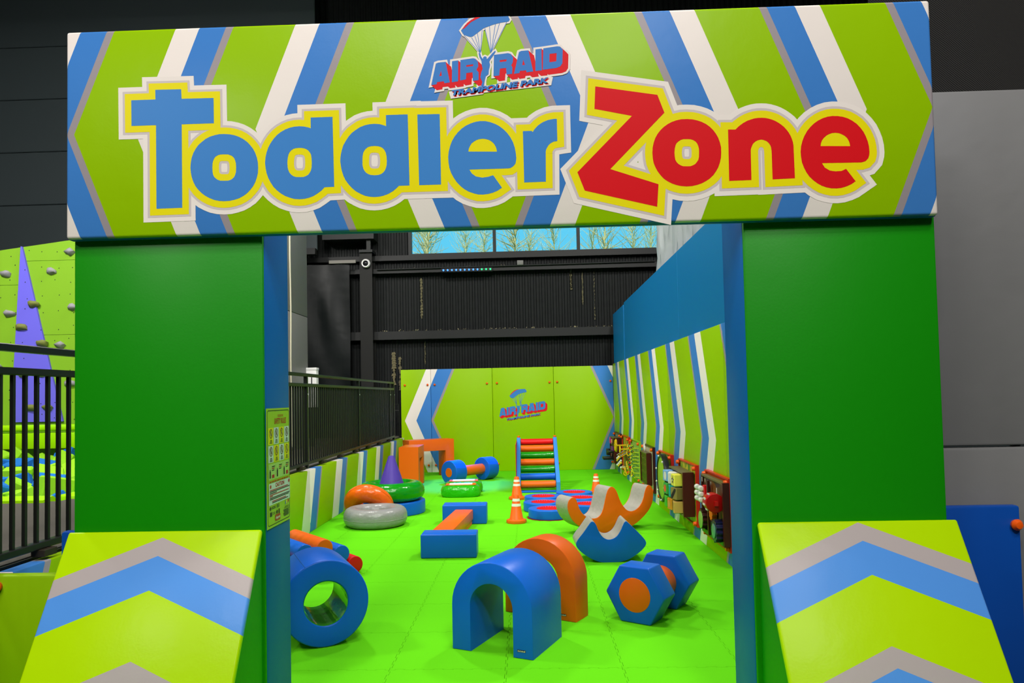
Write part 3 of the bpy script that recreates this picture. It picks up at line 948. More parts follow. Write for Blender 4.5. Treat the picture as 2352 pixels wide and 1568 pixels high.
link('badge', flat([rrect(0.098, 0.165, 0.022, 0.050, 0.008)], PP(2)), mat('poster_badge_red', (0.42, 0.06, 0.01), 0.4), ps)
link('badge_lettering', text_mesh('depot', PP(3), 0.103, 0.026, 0.057, 0.017, 0.02), mat('poster_badge_white', (0.8, 0.8, 0.7), 0.4), ps, kind='stuff')
m_pdk = mat('poster_dark_print', (0.02, 0.10, 0.02), 0.4)
link('certificate_mark', text_mesh('BSI', PP(3), 0.118, 0.078, 0.034, 0.016, 0.02), m_pdk, ps, kind='stuff')
link('certificate_mark', text_mesh('e', PP(3), 0.037, 0.080, 0.007, 0.008), m_pdk, ps)
fan = [rect(0.232, 0.243, 0.076, 0.094), ]
link('colour_fan', flat([[(0.240, 0.077), (0.262, 0.082), (0.262, 0.097), (0.240, 0.093)]], PP(3)), mat('poster_fan_yellow', (0.7, 0.7, 0.05), 0.4), ps)
link('colour_fan', flat([[(0.264, 0.080), (0.280, 0.085), (0.280, 0.095), (0.264, 0.098)]], PP(3)), m_pr, ps)
link('colour_fan', flat([[(0.231, 0.076), (0.238, 0.078), (0.238, 0.094), (0.231, 0.091)]], PP(3)), m_lb, ps)

# ================================================================== LEFT: low striped wall, raised deck, railing
lw = structure('wall_left')
stripe_l = stripes('striped_low_wall_vinyl', 'Y', 0.0, 1.0, False, 0.0, -0.37, False, 7.51 - 4.76, 1.19,
                   [(0, PWHITE), (0.25, PBLUE), (0.43, PGREY), (0.47, LIME)])
ys = [3.26, 5.47, 7.84, 10.22, 12.6, 13.87]
for a, b in zip(ys[:-1], ys[1:]):
    link('low_pad', box(-2.44, -2.36, a + 0.001, b - 0.001, 0, 0.664, 0.008), stripe_l, lw)
dk = structure('deck_floor')
link('deck_carpet', boxes([(-11.4, -2.46, -8.4, 5.55, 0.60, 0.68), (-3.62, -2.46, 5.55, 14.3, 0.60, 0.68), (-11.4, -3.62, 10.9, 14.3, 0.60, 0.68)]), m_deck, dk)
link('deck_edge', boxes([(-2.46, -2.444, -8.4, 14.2, 0.0, 0.675)]), m_black, dk)
link('pit_side', boxes([(-3.64, -3.62, 5.5, 10.9, 0, 0.6), (-11.4, -3.62, 5.53, 5.55, 0, 0.6)]), m_black, dk)

rl = thing('railing', 'long black steel guard railing along the left edge of the play floor', 'railing', (-2.47, 3.0, 0.68))
XR = 0.05
link('top_rail', box(XR - 0.022, XR + 0.022, -0.6, 10.12, 0.995, 1.03, 0.004, 1), m_rail, rl)
link('middle_rail', box(XR - 0.022, XR + 0.022, -0.6, 10.12, 0.885, 0.92, 0.004, 1), m_rail, rl)
link('bottom_rail', box(XR - 0.022, XR + 0.022, -0.6, 10.12, 0.035, 0.07, 0.004, 1), m_rail, rl)
b0 = None
y = -0.56
me_b = box(-0.0085, 0.0085, -0.0085, 0.0085, 0.07, 0.885)
me_b.materials.append(m_rail)
posts = [0.0 + 2.52, 4.92, 7.38, 9.73, 10.10]
while y < 10.05:
    if min(abs(y - p) for p in posts) > 0.04:
        o = bpy.data.objects.new('baluster', me_b)
        col.objects.link(o)
        o.parent = rl
        o.location = (XR, y, 0)
    y += 0.084
for p in posts:
    link('post', box(XR - 0.02, XR + 0.02, p - 0.02, p + 0.02, 0.0, 1.0, 0.003, 1), m_rail, rl)
    bo = link('post_bolt', lathe(disc_prof(0.012, 0, 0.008, 0.003, 2), 10, 'X', closed=False), m_chrome, rl, (XR + 0.02, p - 0.0, 0.80))
for k in range(13):
    yy = -0.3 + 0.82 * k
    link('bracket', box(XR - 0.02, XR + 0.05, yy, yy + 0.10, 0.0, 0.035, 0.003, 1), mat('bracket_steel', (0.03, 0.022, 0.014), 0.5), rl)

# grey padded partition behind the railing
gp = thing('grey_partition', 'tall grey padded partition standing on the deck behind the railing', 'partition', (-3.5, 10.8, 0.68))
link('partition_pad', box(-0.08, 0.0, -1.9, 0.78, 0.0, 2.06, 0.01), mat('partition_grey_vinyl', (0.19, 0.19, 0.185), 0.5, wrinkle=0.1), gp)
link('partition_pad', box(-0.08, 0.0, -1.9, 0.78, 2.066, 5.2, 0.01), MATS['partition_grey_vinyl'], gp)
link('cable', tube([(0.012, -0.1 + 0.012 * math.sin(k), 0.05 + 0.26 * k) for k in range(17)], 0.012, 6), mat('cream_cable', (0.6, 0.56, 0.42), 0.5), gp)
db = thing('dispenser_box', 'white wall dispenser on a post behind the railing', 'dispenser', (-3.44, 11.48, 0.68))
link('stand', box(-0.03, 0.03, 0.04, 0.08, 0.0, 0.62), m_black, db)
link('body', box(-0.10, 0.10, 0.0, 0.14, 0.62, 1.24, 0.012), m_plas_white, db)
link('lid', box(-0.105, 0.105, -0.004, 0.146, 1.205, 1.25, 0.008), m_plas_white, db)
link('slot', box(0.02, 0.035, -0.004, 0.0, 0.72, 1.12), m_black, db)
# small far railing by the end wall
fr_ = thing('far_rail', 'short black rail on the deck beside the lime end wall', 'railing', (-2.62, 13.95, 0.68))
link('rail', tube([(-0.18, 0, 0), (-0.18, 0, 0.62), (0.16, 0, 0.62), (0.16, 0, 0)], 0.018), m_rail, fr_)
link('crossbar', tube([(-0.18, 0, 0.5), (0.16, 0, 0.5)], 0.012), m_rail, fr_)
tp = thing('black_sheet', 'glossy black plastic sheet hung left of the steel column', 'sheet', (-4.4, 13.98, 0.68))
bm = bmesh.new()
nx, nz = 26, 14
g = [[bm.verts.new((-1.0 + 2.0 * i / nx, 0.03 * math.sin(i * .8 + j * .35) * math.sin(j * .5), 3.35 * j / nz)) for j in range(nz + 1)] for i in range(nx + 1)]
for i in range(nx):
    for j in range(nz):
        bm.faces.new((g[i][j], g[i + 1][j], g[i + 1][j + 1], g[i][j + 1]))
link('sheet', finish(bm, 60), m_tarp, tp)
link('batten', box(0.62, 1.14, -0.06, -0.03, 3.36, 3.42), mat('pale_batten', (0.20, 0.19, 0.17), 0.6), tp)

# wall fittings
cm = thing('security_camera', 'white dome security camera on the black steel column', 'camera', (-3.07, 13.995, 4.03))
link('housing', lathe([(0.055, 0.0), (0.085, -0.02), (0.088, -0.05), (0.075, -0.075), (0.055, -0.07), (0.055, 0.0)], 28, 'Y'), m_plas_white, cm)
link('dome', lathe([(0, -0.085), (0.03, -0.08), (0.055, -0.06), (0.055, -0.0), (0, 0.0)], 20, 'Y', closed=False), mat('smoked_dome', (0.01, 0.01, 0.012), 0.08), cm)
lb = thing('led_bar', 'bar of blue and green stage lights on the black end wall', 'light', (-1.127, 14.08, 3.84))
link('housing', box(-0.5, 0.5, 0.0, 0.07, 0.0, 0.075, 0.006), m_black, lb)
m_ledb = mat('blue_led', (0.02, 0.05, 1), 0.3, emit=((0.05, 0.22, 1.0), 3.0))
m_ledg = mat('green_led', (0.02, 1, 0.2), 0.3, emit=((0.03, 0.9, 0.25), 1.6))
for k in range(12):
    link('led', move(ball(0.018, 10), (-0.455 + 0.083 * k, -0.006, 0.04)), m_ledb if k < 9 else m_ledg, lb)
link('mount', box(-0.02, 0.02, 0.07, 0.1, 0.02, 0.13), m_black, lb)
sd = bpy.data.lights.new('led_bar_beam', 'SPOT')
sd.energy = 9000
sd.color = (0.0, 0.045, 1.0)
sd.spot_size = R(26)
sd.spot_blend = 0.6
sd.shadow_soft_size = 0.12
so = bpy.data.objects.new('led_bar_beam', sd)
col.objects.link(so)
so.parent = lb
so.location = (0, -0.04, 0.03)
so.rotation_euler = (Vector((-1.1, 11.95, 0)) - Vector((-1.127, 14.04, 3.87))).to_track_quat('-Z', 'Y').to_euler()
cj = thing('conduit', 'thin black conduit with a small junction box below the window strip', 'conduit', (-0.09, 14.12, 3.95))
link('pipe', tube([(-2.8, 0, -0.02), (2.6, 0, 0.01)], 0.014, 8), m_black, cj)
link('junction_box', box(-0.06, 0.06, -0.03, 0.03, 0.0, 0.09, 0.006), mat('grey_steel_box', (0.16, 0.16, 0.15), 0.5), cj)

# ================================================================== CLIMBING WALL AND FOAM PIT (left background)
cwl = thing('climbing_wall', 'lime climbing wall with a pale violet spire behind the railing', 'climbing wall', (-7.2, 10.5, 0))
m_cl = mat('lime_climbing_board', (0.24, 0.50, 0.02), 0.6, bump=0.2, bscale=60)
m_vi = mat('violet_board', (0.17, 0.15, 0.85), 0.6, bump=0.1, bscale=60)
def zt(x): return 3.721 + (x + 7.756) * 0.118
X0 = 7.2
for a, b, z0, z1 in ((-10.2, -7.43, 0.66, 1.9), (-10.2, -7.43, 1.905, 3.2), (-7.425, -5.4, 0.66, 2.45), (-7.425, -5.4, 2.455, 3.55)):
    link('wall_board', boxes([(a + X0, b + X0, 0, 0.04, z0, z1)]), m_cl, cwl)
link('wall_board', prism([(-10.2 + X0, 3.205), (-7.43 + X0, 3.205), (-7.43 + X0, zt(-7.43)), (-10.2 + X0, zt(-10.2))], 0, 0.04), m_cl, cwl)
link('wall_board', prism([(-7.425 + X0, 3.555), (-5.4 + X0, 3.555), (-5.4 + X0, zt(-5.4)), (-7.425 + X0, zt(-7.425))], 0, 0.04), m_cl, cwl)
link('violet_spire', prism([(-7.56 + X0, 1.18), (-6.78 + X0, 1.18), (-7.40 + X0, 3.76), (-7.42 + X0, 3.77)], -0.035, -0.002), m_vi, cwl)
link('violet_spire', prism([(-9.7 + X0, 0.66), (-7.62 + X0, 0.66), (-7.72 + X0, 0.86), (-9.6 + X0, 0.86)], -0.06, -0.002), m_vi, cwl)
bm = bmesh.new()
for ix in range(11):
    for iz in range(12):
        x = -8.0 + ix * 0.22 + random.uniform(-.05, .05)
        z = 1.25 + iz * 0.22 + random.uniform(-.05, .05)
        if z > zt(x) - 0.05:
            continue
        yy = -0.0015
        if -7.56 + (z - 1.18) * 0.054 - 0.02 < x < -6.78 - (z - 1.18) * 0.24 + 0.02:
            yy = -0.0365
        bm.faces.new([bm.verts.new((x + X0 + .008 * math.cos(q), yy, z + .008 * math.sin(q))) for q in (0, PI / 3, 2 * PI / 3, PI, 4 * PI / 3, 5 * PI / 3)])
link('bolt_hole', finish(bm, 0), m_black, cwl, kind='stuff')
m_hg = mat('grey_climbing_hold', (0.34, 0.33, 0.36), 0.6, bump=0.5, bscale=30)
m_ho = mat('olive_climbing_hold', (0.22, 0.24, 0.06), 0.6, bump=0.5, bscale=30)
for k, (x, z, c) in enumerate(((-7.65, 3.36, 0), (-6.69, 3.66, 0), (-6.97, 3.38, 0), (-7.22, 2.90, 1), (-7.60, 2.77, 0), (-7.39, 2.56, 1), (-7.08, 2.32, 1),
                               (-6.83, 2.29, 0), (-6.65, 2.84, 0), (-7.37, 1.88, 1), (-7.07, 1.88, 1), (-6.68, 1.72, 0), (-7.24, 1.38, 1), (-6.99, 1.38, 1), (-7.78, 2.0, 0))):
    bm = bmesh.new()
    bmesh.ops.create_icosphere(bm, subdivisions=2, radius=0.075)
    for v in bm.verts:
        f = 1 + 0.18 * math.sin(v.co.x * 60 + k) + 0.12 * math.sin(v.co.z * 75 + 2 * k)
        v.co = Vector((v.co.x * 1.1 * f, v.co.y * 0.85, v.co.z * 0.62 * f + (0.02 if v.co.y < 0 else 0)))
    off = -0.045 if c else -0.012
    link('climbing_hold', finish(bm, 60), m_ho if c else m_hg, cwl, (x + X0, off, z))
link('red_back_board', boxes([(-4.2, 1.8, 0.01, 0.05, 0.2, 0.655)]), mat('dark_red_board', (0.16, 0.012, 0.004), 0.6), cwl)
pr = thing('pit_edge_pad', 'bright lime padded ledge along the foot of the climbing wall', 'pad', (-7.2, 10.18, 0.78))
m_bl = mat('bright_lime_vinyl', (0.36, 0.80, 0.0), 0.4, wrinkle=0.25, wscale=4)
link('roll', box(-4, 1.9, -0.02, 0.18, 0.27, 0.365, 0.035, 3), m_bl, pr)
for k in range(5):
    link('face_pad', box(-3.1 + 1.0 * k, -2.104 + 1.0 * k, 0.0, 0.16, 0.02, 0.25, 0.02), m_bl, pr)

m_cubel = mat('lime_foam_cube', (0.30, 0.66, 0.015), 0.85, bump=0.4, bscale=60)
m_cubeb = mat('blue_foam_cube', (0.01, 0.16, 0.55), 0.85, bump=0.4, bscale=60)
cube_me = box(-0.125, 0.125, -0.125, 0.125, -0.125, 0.125, 0.015, 1)
cube_me.materials.append(m_cubel)
cube_mb = box(-0.125, 0.125, -0.125, 0.125, -0.125, 0.125, 0.015, 1)
cube_mb.materials.append(m_cubeb)
random.seed(13)
iy = 0
y = 5.98
while y < 10.0:
    xl = -0.705 * y - 0.35
    xr = -0.60 * y - 0.0
    x = xl
    while x < min(xr, -3.76):
        lime = random.random() < 0.54
        o = bpy.data.objects.new('foam_cube', cube_me if lime else cube_mb)
        col.objects.link(o)
        o.location = (x + random.uniform(-.02, .02), y + random.uniform(-.02, .02), 0.56 + random.uniform(-0.09, 0.10) + 0.01 * (y - 5.7))
        o.rotation_euler = (random.uniform(-.6, .6), random.uniform(-.6, .6), random.uniform(0, PI))
        tag(o, ('lime' if lime else 'blue') + ' foam cube lying loose in the foam pit', 'foam cube', ('lime' if lime else 'blue') + ' foam cubes in the pit')
        x += 0.31
    y += 0.32
    iy += 1
# lime lip along the pit edge
pe = thing('pit_lip_pad', 'lime padded lip between the grey deck and the foam pit', 'pad', (-3.75, 5.55, 0.6))
link('lip', prism([(-0.09, 0.0), (0.10, 0.0), (0.10, 0.07), (0.03, 0.12), (-0.09, 0.10)], -2.5, 0.06, axis='X'), m_bl, pe)
link('lip', box(0.0, 0.2, 0.12, 4.6, 0.0, 0.11, 0.03, 2), m_bl, pe)

# ================================================================== TREES OUTSIDE THE WINDOW
m_bark = mat('olive_bark', (0.62, 0.58, 0.26), 0.9)
def tree_mesh(seed):
    rnd = random.Random(seed)
    ms = []
    h = rnd.uniform(8.5, 10.5)
    pts = [Vector((0.12 * math.sin(k * .9 + seed), 0.1 * math.cos(k + seed), h * k / 10)) for k in range(11)]
    tr = tube(pts, [0.06 * (1 - k / 12.5) for k in range(11)], 6)
    for k in range(210):
        z = rnd.uniform(3.5, h * 0.97)
        i = min(9, int(z / h * 10))
        p = pts[i].lerp(pts[i + 1], z / h * 10 - i)
        a = rnd.uniform(0, 2 * PI)
        L = rnd.uniform(0.4, 1.5)
        q = [p]
        d = Vector((math.cos(a), math.sin(a), rnd.uniform(0.1, 1.8))).normalized()
        for s in range(4):
            d = (d + Vector((rnd.uniform(-.35, .35), rnd.uniform(-.35, .35), rnd.uniform(-.1, .3)))).normalized()
            q.append(q[-1] + d * L / 4)
        ms.append(tube(q, [0.013, 0.011, 0.008, 0.006, 0.004], 4))
    return tr, join(ms)
protos = []
for s in range(3):
    protos.append(tree_mesh(s + 3))
random.seed(5)
k = 0
for x, yy in ((-2.7, 19.0), (-0.3, 19.2), (2.2, 18.8), (4.6, 19.1), (-3.6, 23.4), (-1.4, 23.7), (1.0, 23.3), (3.5, 23.6), (-4.4, 28.2), (-2.2, 27.9), (0.2, 28.3), (2.6, 28.0), (5.0, 28.2)):
    tr, br = protos[k % 3]
    t = thing('bare_tree', 'thin bare tree outside the high window strip', 'tree', (x * 1.15 + random.uniform(-.2, .2), yy + 4.5, 0), random.uniform(0, 6), 'bare trees outside the window')
    for nm, me in (('trunk', tr), ('branches', br)):
        if not me.materials:
            me.materials.append(m_bark)
        o = bpy.data.objects.new(nm, me)
        col.objects.link(o)
        o.parent = t
    k += 1
link('outdoor_ground', boxes([(-25, 25, 14.6, 50, -0.06, -0.01)]), mat('dry_grass', (0.25, 0.24, 0.1), 0.9)).__setitem__('kind', 'structure')

# ================================================================== TOYS ON THE PLAY FLOOR
def arch_prof(W, H, ro, ri, leg, n=20):
    """U-shaped arch profile standing on z=0, u from 0 to W"""
    c = W / 2
    zo = H - ro
    o = [(0, 0), (0, zo)]
    o += [(c - ro * math.cos(PI * i / n), zo + ro * math.sin(PI * i / n)) for i in range(1, n)]
    o += [(W, zo), (W, 0), (W - leg, 0), (W - leg, zo)]
    o += [(c + ri * math.cos(PI * i / n), zo + ri * math.sin(PI * i / n)) for i in range(1, n)]
    o += [(leg, zo), (leg, 0)]
    return o
m_tagp = mat('cream_label_print', (0.55, 0.5, 0.4), 0.6)
def brand_tag(parent, u, z, y=-0.0015, wd=0.05):
    link('label_tag', flat([rect(u, u + wd, z, z + 0.013)], lambda a, b: Vector((a, y + 0.0005, b))), mat('dark_label', (0.02, 0.02, 0.03), 0.6), parent)
    bm = bmesh.new()
    rnd = random.Random(3)
    a = u + 0.003
    while a < u + wd - 0.005:
        ww = rnd.uniform(0.002, 0.005)
        hh = rnd.uniform(0.005, 0.009)
        bm.faces.new([bm.verts.new((p, y, q)) for p, q in ((a, z + .002), (a + ww, z + .002), (a + ww, z + .002 + hh), (a, z + .002 + hh))])
        a += ww + 0.0015
    link('label_print', done(bm), m_tagp, parent, kind='stuff')

t = thing('blue_arch', 'blue foam arch tunnel standing in front of the orange arch', 'foam arch', (-0.456, 4.177, 0), R(-23.9))
link('arch_body', prism(arch_prof(0.497, 0.50, 0.2485, 0.13, 0.1185), 0, 0.43, 0.008), m_oblue, t)
brand_tag(t, 0.405, 0.035, -0.001)
t = thing('orange_arch', 'round-topped orange foam arch behind the blue arch tunnel', 'foam arch', (0.27 - 0.516 * math.cos(R(-29.8)), 4.621 - 0.516 * math.sin(R(-29.8)), 0), R(-29.8))
link('arch_body', prism(arch_prof(0.516, 0.50, 0.258, 0.135, 0.123), 0, 0.185, 0.008), m_orange, t)
brand_tag(t, 0.40, 0.03, -0.001)

# foam ring with its shiny liner
t = thing('foam_ring', 'big blue foam ring with a shiny dark tunnel, front left', 'foam ring', (-1.183, 4.215, 0.0), R(26))
link('ring_body', move(lathe(ring_prof(0.126, 0.248, 0, 0.43, 0.01), 64, 'Y'), (0, 0, 0.248)), m_oblue, t)
m_liner = mat('shiny_clear_liner', (0.05, 0.36, 0.02), 0.09, metal=0.4, wrinkle=0.10, wscale=5)
link('liner', move(lathe([(0.1265, 0.006), (0.1245, 0.006), (0.1245, 0.424), (0.1265, 0.424)], 48, 'Y'), (0, 0, 0.248)), m_liner, t)
link('seam', tube([(0.2484 * math.cos(R(118)), 0.005 + 0.42 * k / 6, 0.248 + 0.2484 * math.sin(R(118))) for k in range(7)], 0.0018, 5), mat('seam_blue', (0.004, 0.10, 0.36), 0.5), t)

# roller hump: logs side by side over a bump
t = thing('log_hump', 'hump of orange, blue and red foam logs behind the blue ring', 'foam logs', (-1.431, 5.963, 0), R(40))
logs = ((0.0, 0.072, m_red), (-0.118, 0.176, m_oblue), (-0.262, 0.243, m_orange), (-0.425, 0.225, m_oblue), (-0.55, 0.14, m_orange), (-0.60, 0.07, m_red))
for u, z, m in logs:
    rr = 0.07
    link('log', move(lathe(disc_prof(rr, 0, 0.62, 0.008), 28, 'Y', closed=False), (u, 0.0, z)), m, t)
link('base_wedge', prism([(-0.53, 0.0), (-0.06, 0.0), (-0.13, 0.09), (-0.26, 0.16), (-0.42, 0.14), (-0.50, 0.06)], 0.02, 0.60), m_oblue, t)

# hexagonal dumbbell
t = thing('hex_dumbbell', 'foam dumbbell with blue hexagonal ends and an orange core', 'foam dumbbell', (0.633, 4.592, 0), R(-34))
hexp = [(0.2 * math.cos(R(60 * k)), 0.1735 + 0.2 * math.sin(R(60 * k))) for k in range(6)]
def hexp_me():
    bm = bmesh.new()
    a = [bm.verts.new((u, 0, v)) for u, v in hexp]
    b = [bm.verts.new((u, 0.168, v)) for u, v in hexp]
    bm.faces.new(a)
    bm.faces.new(b[::-1])
    for i in range(6):
        j = (i + 1) % 6
        bm.faces.new((a[j], a[i], b[i], b[j]))
    bmesh.ops.recalc_face_normals(bm, faces=bm.faces)
    bmesh.ops.bevel(bm, geom=bm.edges[:], offset=0.010, segments=3, profile=0.5, affect='EDGES')
    return finish(bm)
h0 = link('hex_end', hexp_me(), m_oblue, t)
share('hex_end', h0, t, (0, 0.40, 0))
link('core', move(lathe(disc_prof(0.106, -0.002, 0.571, 0.003, 2), 40, 'Y', closed=False), (0, 0, 0.1735)), m_orange, t)

# blue rocker
def smooth_loop(pts, n=3):
    o = pts
    for _ in range(n):
        q = []
        for i in range(len(o)):
            a, b = o[i], o[(i + 1) % len(o)]
            q += [(a[0] * .75 + b[0] * .25, a[1] * .75 + b[1] * .25), (a[0] * .25 + b[0] * .75, a[1] * .25 + b[1] * .75)]
        o = q
    return o
RB = [(-.136,.347),(-.155,.336),(-.208,.260),(-.262,.197),(-.283,.158),(-.263,.112),(-.185,.050),(-.111,.012),(-.055,-.001),(.012,-.003),(.084,-.001),(.169,.022),(.254,.076),(.307,.128),(.318,.167),(.270,.225),(.159,.337),(.145,.343),(.128,.325),(.098,.256),(.062,.208),(.005,.185),(-.05,.205),(-.086,.262),(-.110,.330)]
def rocker(root, prof, d, mface, mwrap):
    n = len(prof)
    bm = bmesh.new()
    e = 0.006
    # wrapped band
    rows = []
    c = (sum(p[0] for p in prof) / n, sum(p[1] for p in prof) / n)
    for y in (0.004, d - 0.004):
        rows.append([bm.verts.new((u, y, v)) for u, v in prof])
    for i in range(n):
        j = (i + 1) % n
        bm.faces.new((rows[0][i], rows[0][j], rows[1][j], rows[1][i]))
    link('seat_wrap', finish(bm, 40), mwrap, root)
    link('side_panel', prism(prof, -0.004, 0.006, 0.003), mface, root)
    link('side_panel', prism(prof, d - 0.006, d + 0.004, 0.003), mface, root)
t = thing('crescent_rocker', 'blue crescent foam rocker with a grey seat, before the orange one', 'foam rocker', (0.66, 6.252, 0), R(2))
rocker(t, [(u, max(0.0, v)) for u, v in smooth_loop(RB, 2)], 0.30, m_oblue, m_greyv)
RO = [(-.48,.298),(-.468,.355),(-.43,.388),(-.39,.386),(-.368,.345),(-.345,.265),(-.30,.205),(-.24,.168),(-.18,.155),(-.125,.164),(-.075,.216),(-.040,.340),(-.014,.425),(.018,.462),(.055,.464),(.094,.425),(.131,.322),(.169,.256),(.221,.203),(.289,.191),(.358,.222),(.416,.294),(.448,.405),(.475,.450),(.51,.450),(.538,.412),(.546,.345),(.532,.265),(.485,.185),(.368,.090),(.27,.040),(.16,.006),(.05,-.004),(-.06,-.002),(-.16,.02),(-.29,.062),(-.36,.098),(-.425,.155),(-.466,.231)]
t = thing('double_rocker', 'orange two-seat foam rocker with grey upholstery in its hollows', 'foam rocker', (0.808, 7.585, 0), R(25))
rocker(t, [(u, max(0.0, v)) for u, v in smooth_loop(RO, 2)], 0.26, m_orange, m_greyv)
brand_tag(t, 0.06, 0.018, -0.006, 0.06)

# traffic cones
def cone(name, label, loc, s=1.0):
    t = thing(name, label, 'traffic cone', loc, 0, 'small traffic cones')
    link('base', lathe([(0, 0), (0.112, 0), (0.116, 0.008), (0.112, 0.034), (0.09, 0.042), (0.07, 0.042), (0, 0.042)], 10, 'Z', closed=False, smooth=40), m_cone, t)
    link('body', lathe([(0.083, 0.04), (0.075, 0.05), (0.032, 0.300), (0.028, 0.308), (0.0, 0.308)], 32, 'Z', closed=False), m_cone, t)
    def rr(z): return 0.075 - (z - 0.05) * 0.043 / 0.25 + 0.0015
    for z0, z1 in ((0.185, 0.215), (0.240, 0.270)):
        link('white_band', lathe([(rr(z0), z0), (rr(z1), z1)], 32, 'Z', closed=False), m_conew, t)
    t.scale = (s, s, s)
    return t
c1 = cone('traffic_cone', 'nearest orange traffic cone, left of the blue stepping rings', (-0.155, 8.255, 0))
dup(c1, (-0.176, 10.1, 0), 0.5, 'orange traffic cone at the left foot of the roller ladder')
c3 = dup(c1, (0.955, 10.6, 0), 0.9, 'orange traffic cone half hidden behind the orange rocker')
c3.scale = (0.9, 0.9, 0.9)

# stepping rings with red pleated wells
labs = ['front left blue stepping ring with a red sheet under it', 'middle blue stepping ring of the left row', 'rear blue stepping ring of the left row, near the ladder',
        'front right blue stepping ring seen through the orange rocker', 'middle blue stepping ring of the right row', 'rear blue stepping ring of the right row, farthest back']
ring0 = None
for lab, (x, y) in zip(labs, ((.225, 8.58), (.165, 9.10), (.175, 9.62), (.70, 8.90), (.66, 9.45), (.60, 9.97))):
    if ring0 is None:
        ring0 = thing('stepping_ring', lab, 'foam ring', (x, y, 0), 0, 'blue stepping rings')
        link('ring_body', lathe(ring_prof(0.148, 0.245, 0.004, 0.108, 0.008), 48), m_oblue, ring0)
        bm = bmesh.new()
        n = 60
        ro = [bm.verts.new((0.150 * math.cos(2 * PI * i / n), 0.150 * math.sin(2 * PI * i / n), 0.1085)) for i in range(n)]
        ri = [bm.verts.new(((0.147 - 0.007 * (i % 2)) * math.cos(2 * PI * i / n), (0.147 - 0.007 * (i % 2)) * math.sin(2 * PI * i / n), 0.092)) for i in range(n)]
        rc = bm.verts.new((0, 0, 0.080))
        for i in range(n):
            j = (i + 1) % n
            bm.faces.new((ro[i], ro[j], ri[j], ri[i]))
            bm.faces.new((ri[i], ri[j], rc))
        link('red_well', finish(bm, 20), mat('bright_red_fabric', (0.85, 0.006, 0.004), 0.6), ring0)
        r = ring0
    else:
        r = dup(ring0, (x, y, 0), random.uniform(0, 6), lab)
bm = bmesh.new()
n = 56
rim = [bm.verts.new((.26 * (1 + .03 * math.sin(i * 1.7)) * math.cos(2 * PI * i / n), .26 * (1 + .03 * math.sin(i * 1.7)) * math.sin(2 * PI * i / n), 0.003)) for i in range(n)]
bm.faces.new(rim)
rs = link('red_sheet', finish(bm, 0), mat('dark_red_fabric', (0.30, 0.02, 0.01), 0.8), None, (.225, 8.575, 0.0006))
md = rs.modifiers.new('thickness', 'SOLIDIFY')
md.thickness = 0.002
tag(rs, 'thin red sheet under the front left stepping ring', 'sheet')

# roller ladder
t = thing('roller_ladder', 'sloping ladder of coloured foam rollers between blue rails', 'ladder', (0.13, 10.72, 0))
rail_p = [(0, 0), (0, 0.15), (1.06, 0.745), (1.13, 0.745), (1.13, 0.65), (0.13, 0.0)]
for s, m in ((-1, m_oblue), (1, m_oblue)):
    a = s * 0.29
    link('side_rail', prism(rail_p, a - 0.03, a + 0.03, 0.008, axis='X'), mat('rail_light_blue', (0.05, 0.26, 0.72), 0.4), t)
    link('rear_leg', box(a - 0.025, a + 0.025, 1.05, 1.12, 0, 0.68, 0.006), m_oblue, t)
    link('knob', move(lathe(disc_prof(0.022, 0, 0.03, 0.006, 2), 14, 'Z', closed=False), (a, 1.09, 0.742)), m_bolt, t)
link('red_trim', box(-0.326, -0.321, 0.02, 1.1, 0.0, 0.70), m_red, t)
link('foot_bar', box(-0.26, 0.26, 0.01, 0.07, 0.0, 0.03, 0.006), m_oblue, t)
cols = (m_orange, m_oblue, m_dgreen, m_orange, m_dgreen, m_orange, m_red)
for k, m in enumerate(cols):
    f = 0.045 + 0.935 * k / 6
    y, z = 0.075 + 1.0 * f, 0.085 + 0.60 * f
    link('roller', move(lathe(disc_prof(0.052, -0.258, 0.258, 0.008), 24, 'X', closed=False), (0, y, z)), m, t)

# round dumbbell far back
t = thing('round_dumbbell', 'foam dumbbell with round blue ends and an orange bar', 'foam dumbbell', (-1.31, 11.93, 0), R(-41))
for y0, y1 in ((0, 0.24), (0.76, 1.0)):
    link('round_end', move(lathe(disc_prof(0.19, y0, y1, 0.01), 44, 'Y', closed=False), (0, 0, 0.19)), m_oblue, t)
link('bar', move(lathe(disc_prof(0.088, 0.23, 0.77, 0.004, 2), 28, 'Y', closed=False), (0, 0, 0.19)), m_orange, t)
link('end_plug', move(lathe(disc_prof(0.075, -0.003, 0.02, 0.002, 1), 28, 'Y', closed=False), (0, 0, 0.19)), m_orange, t)

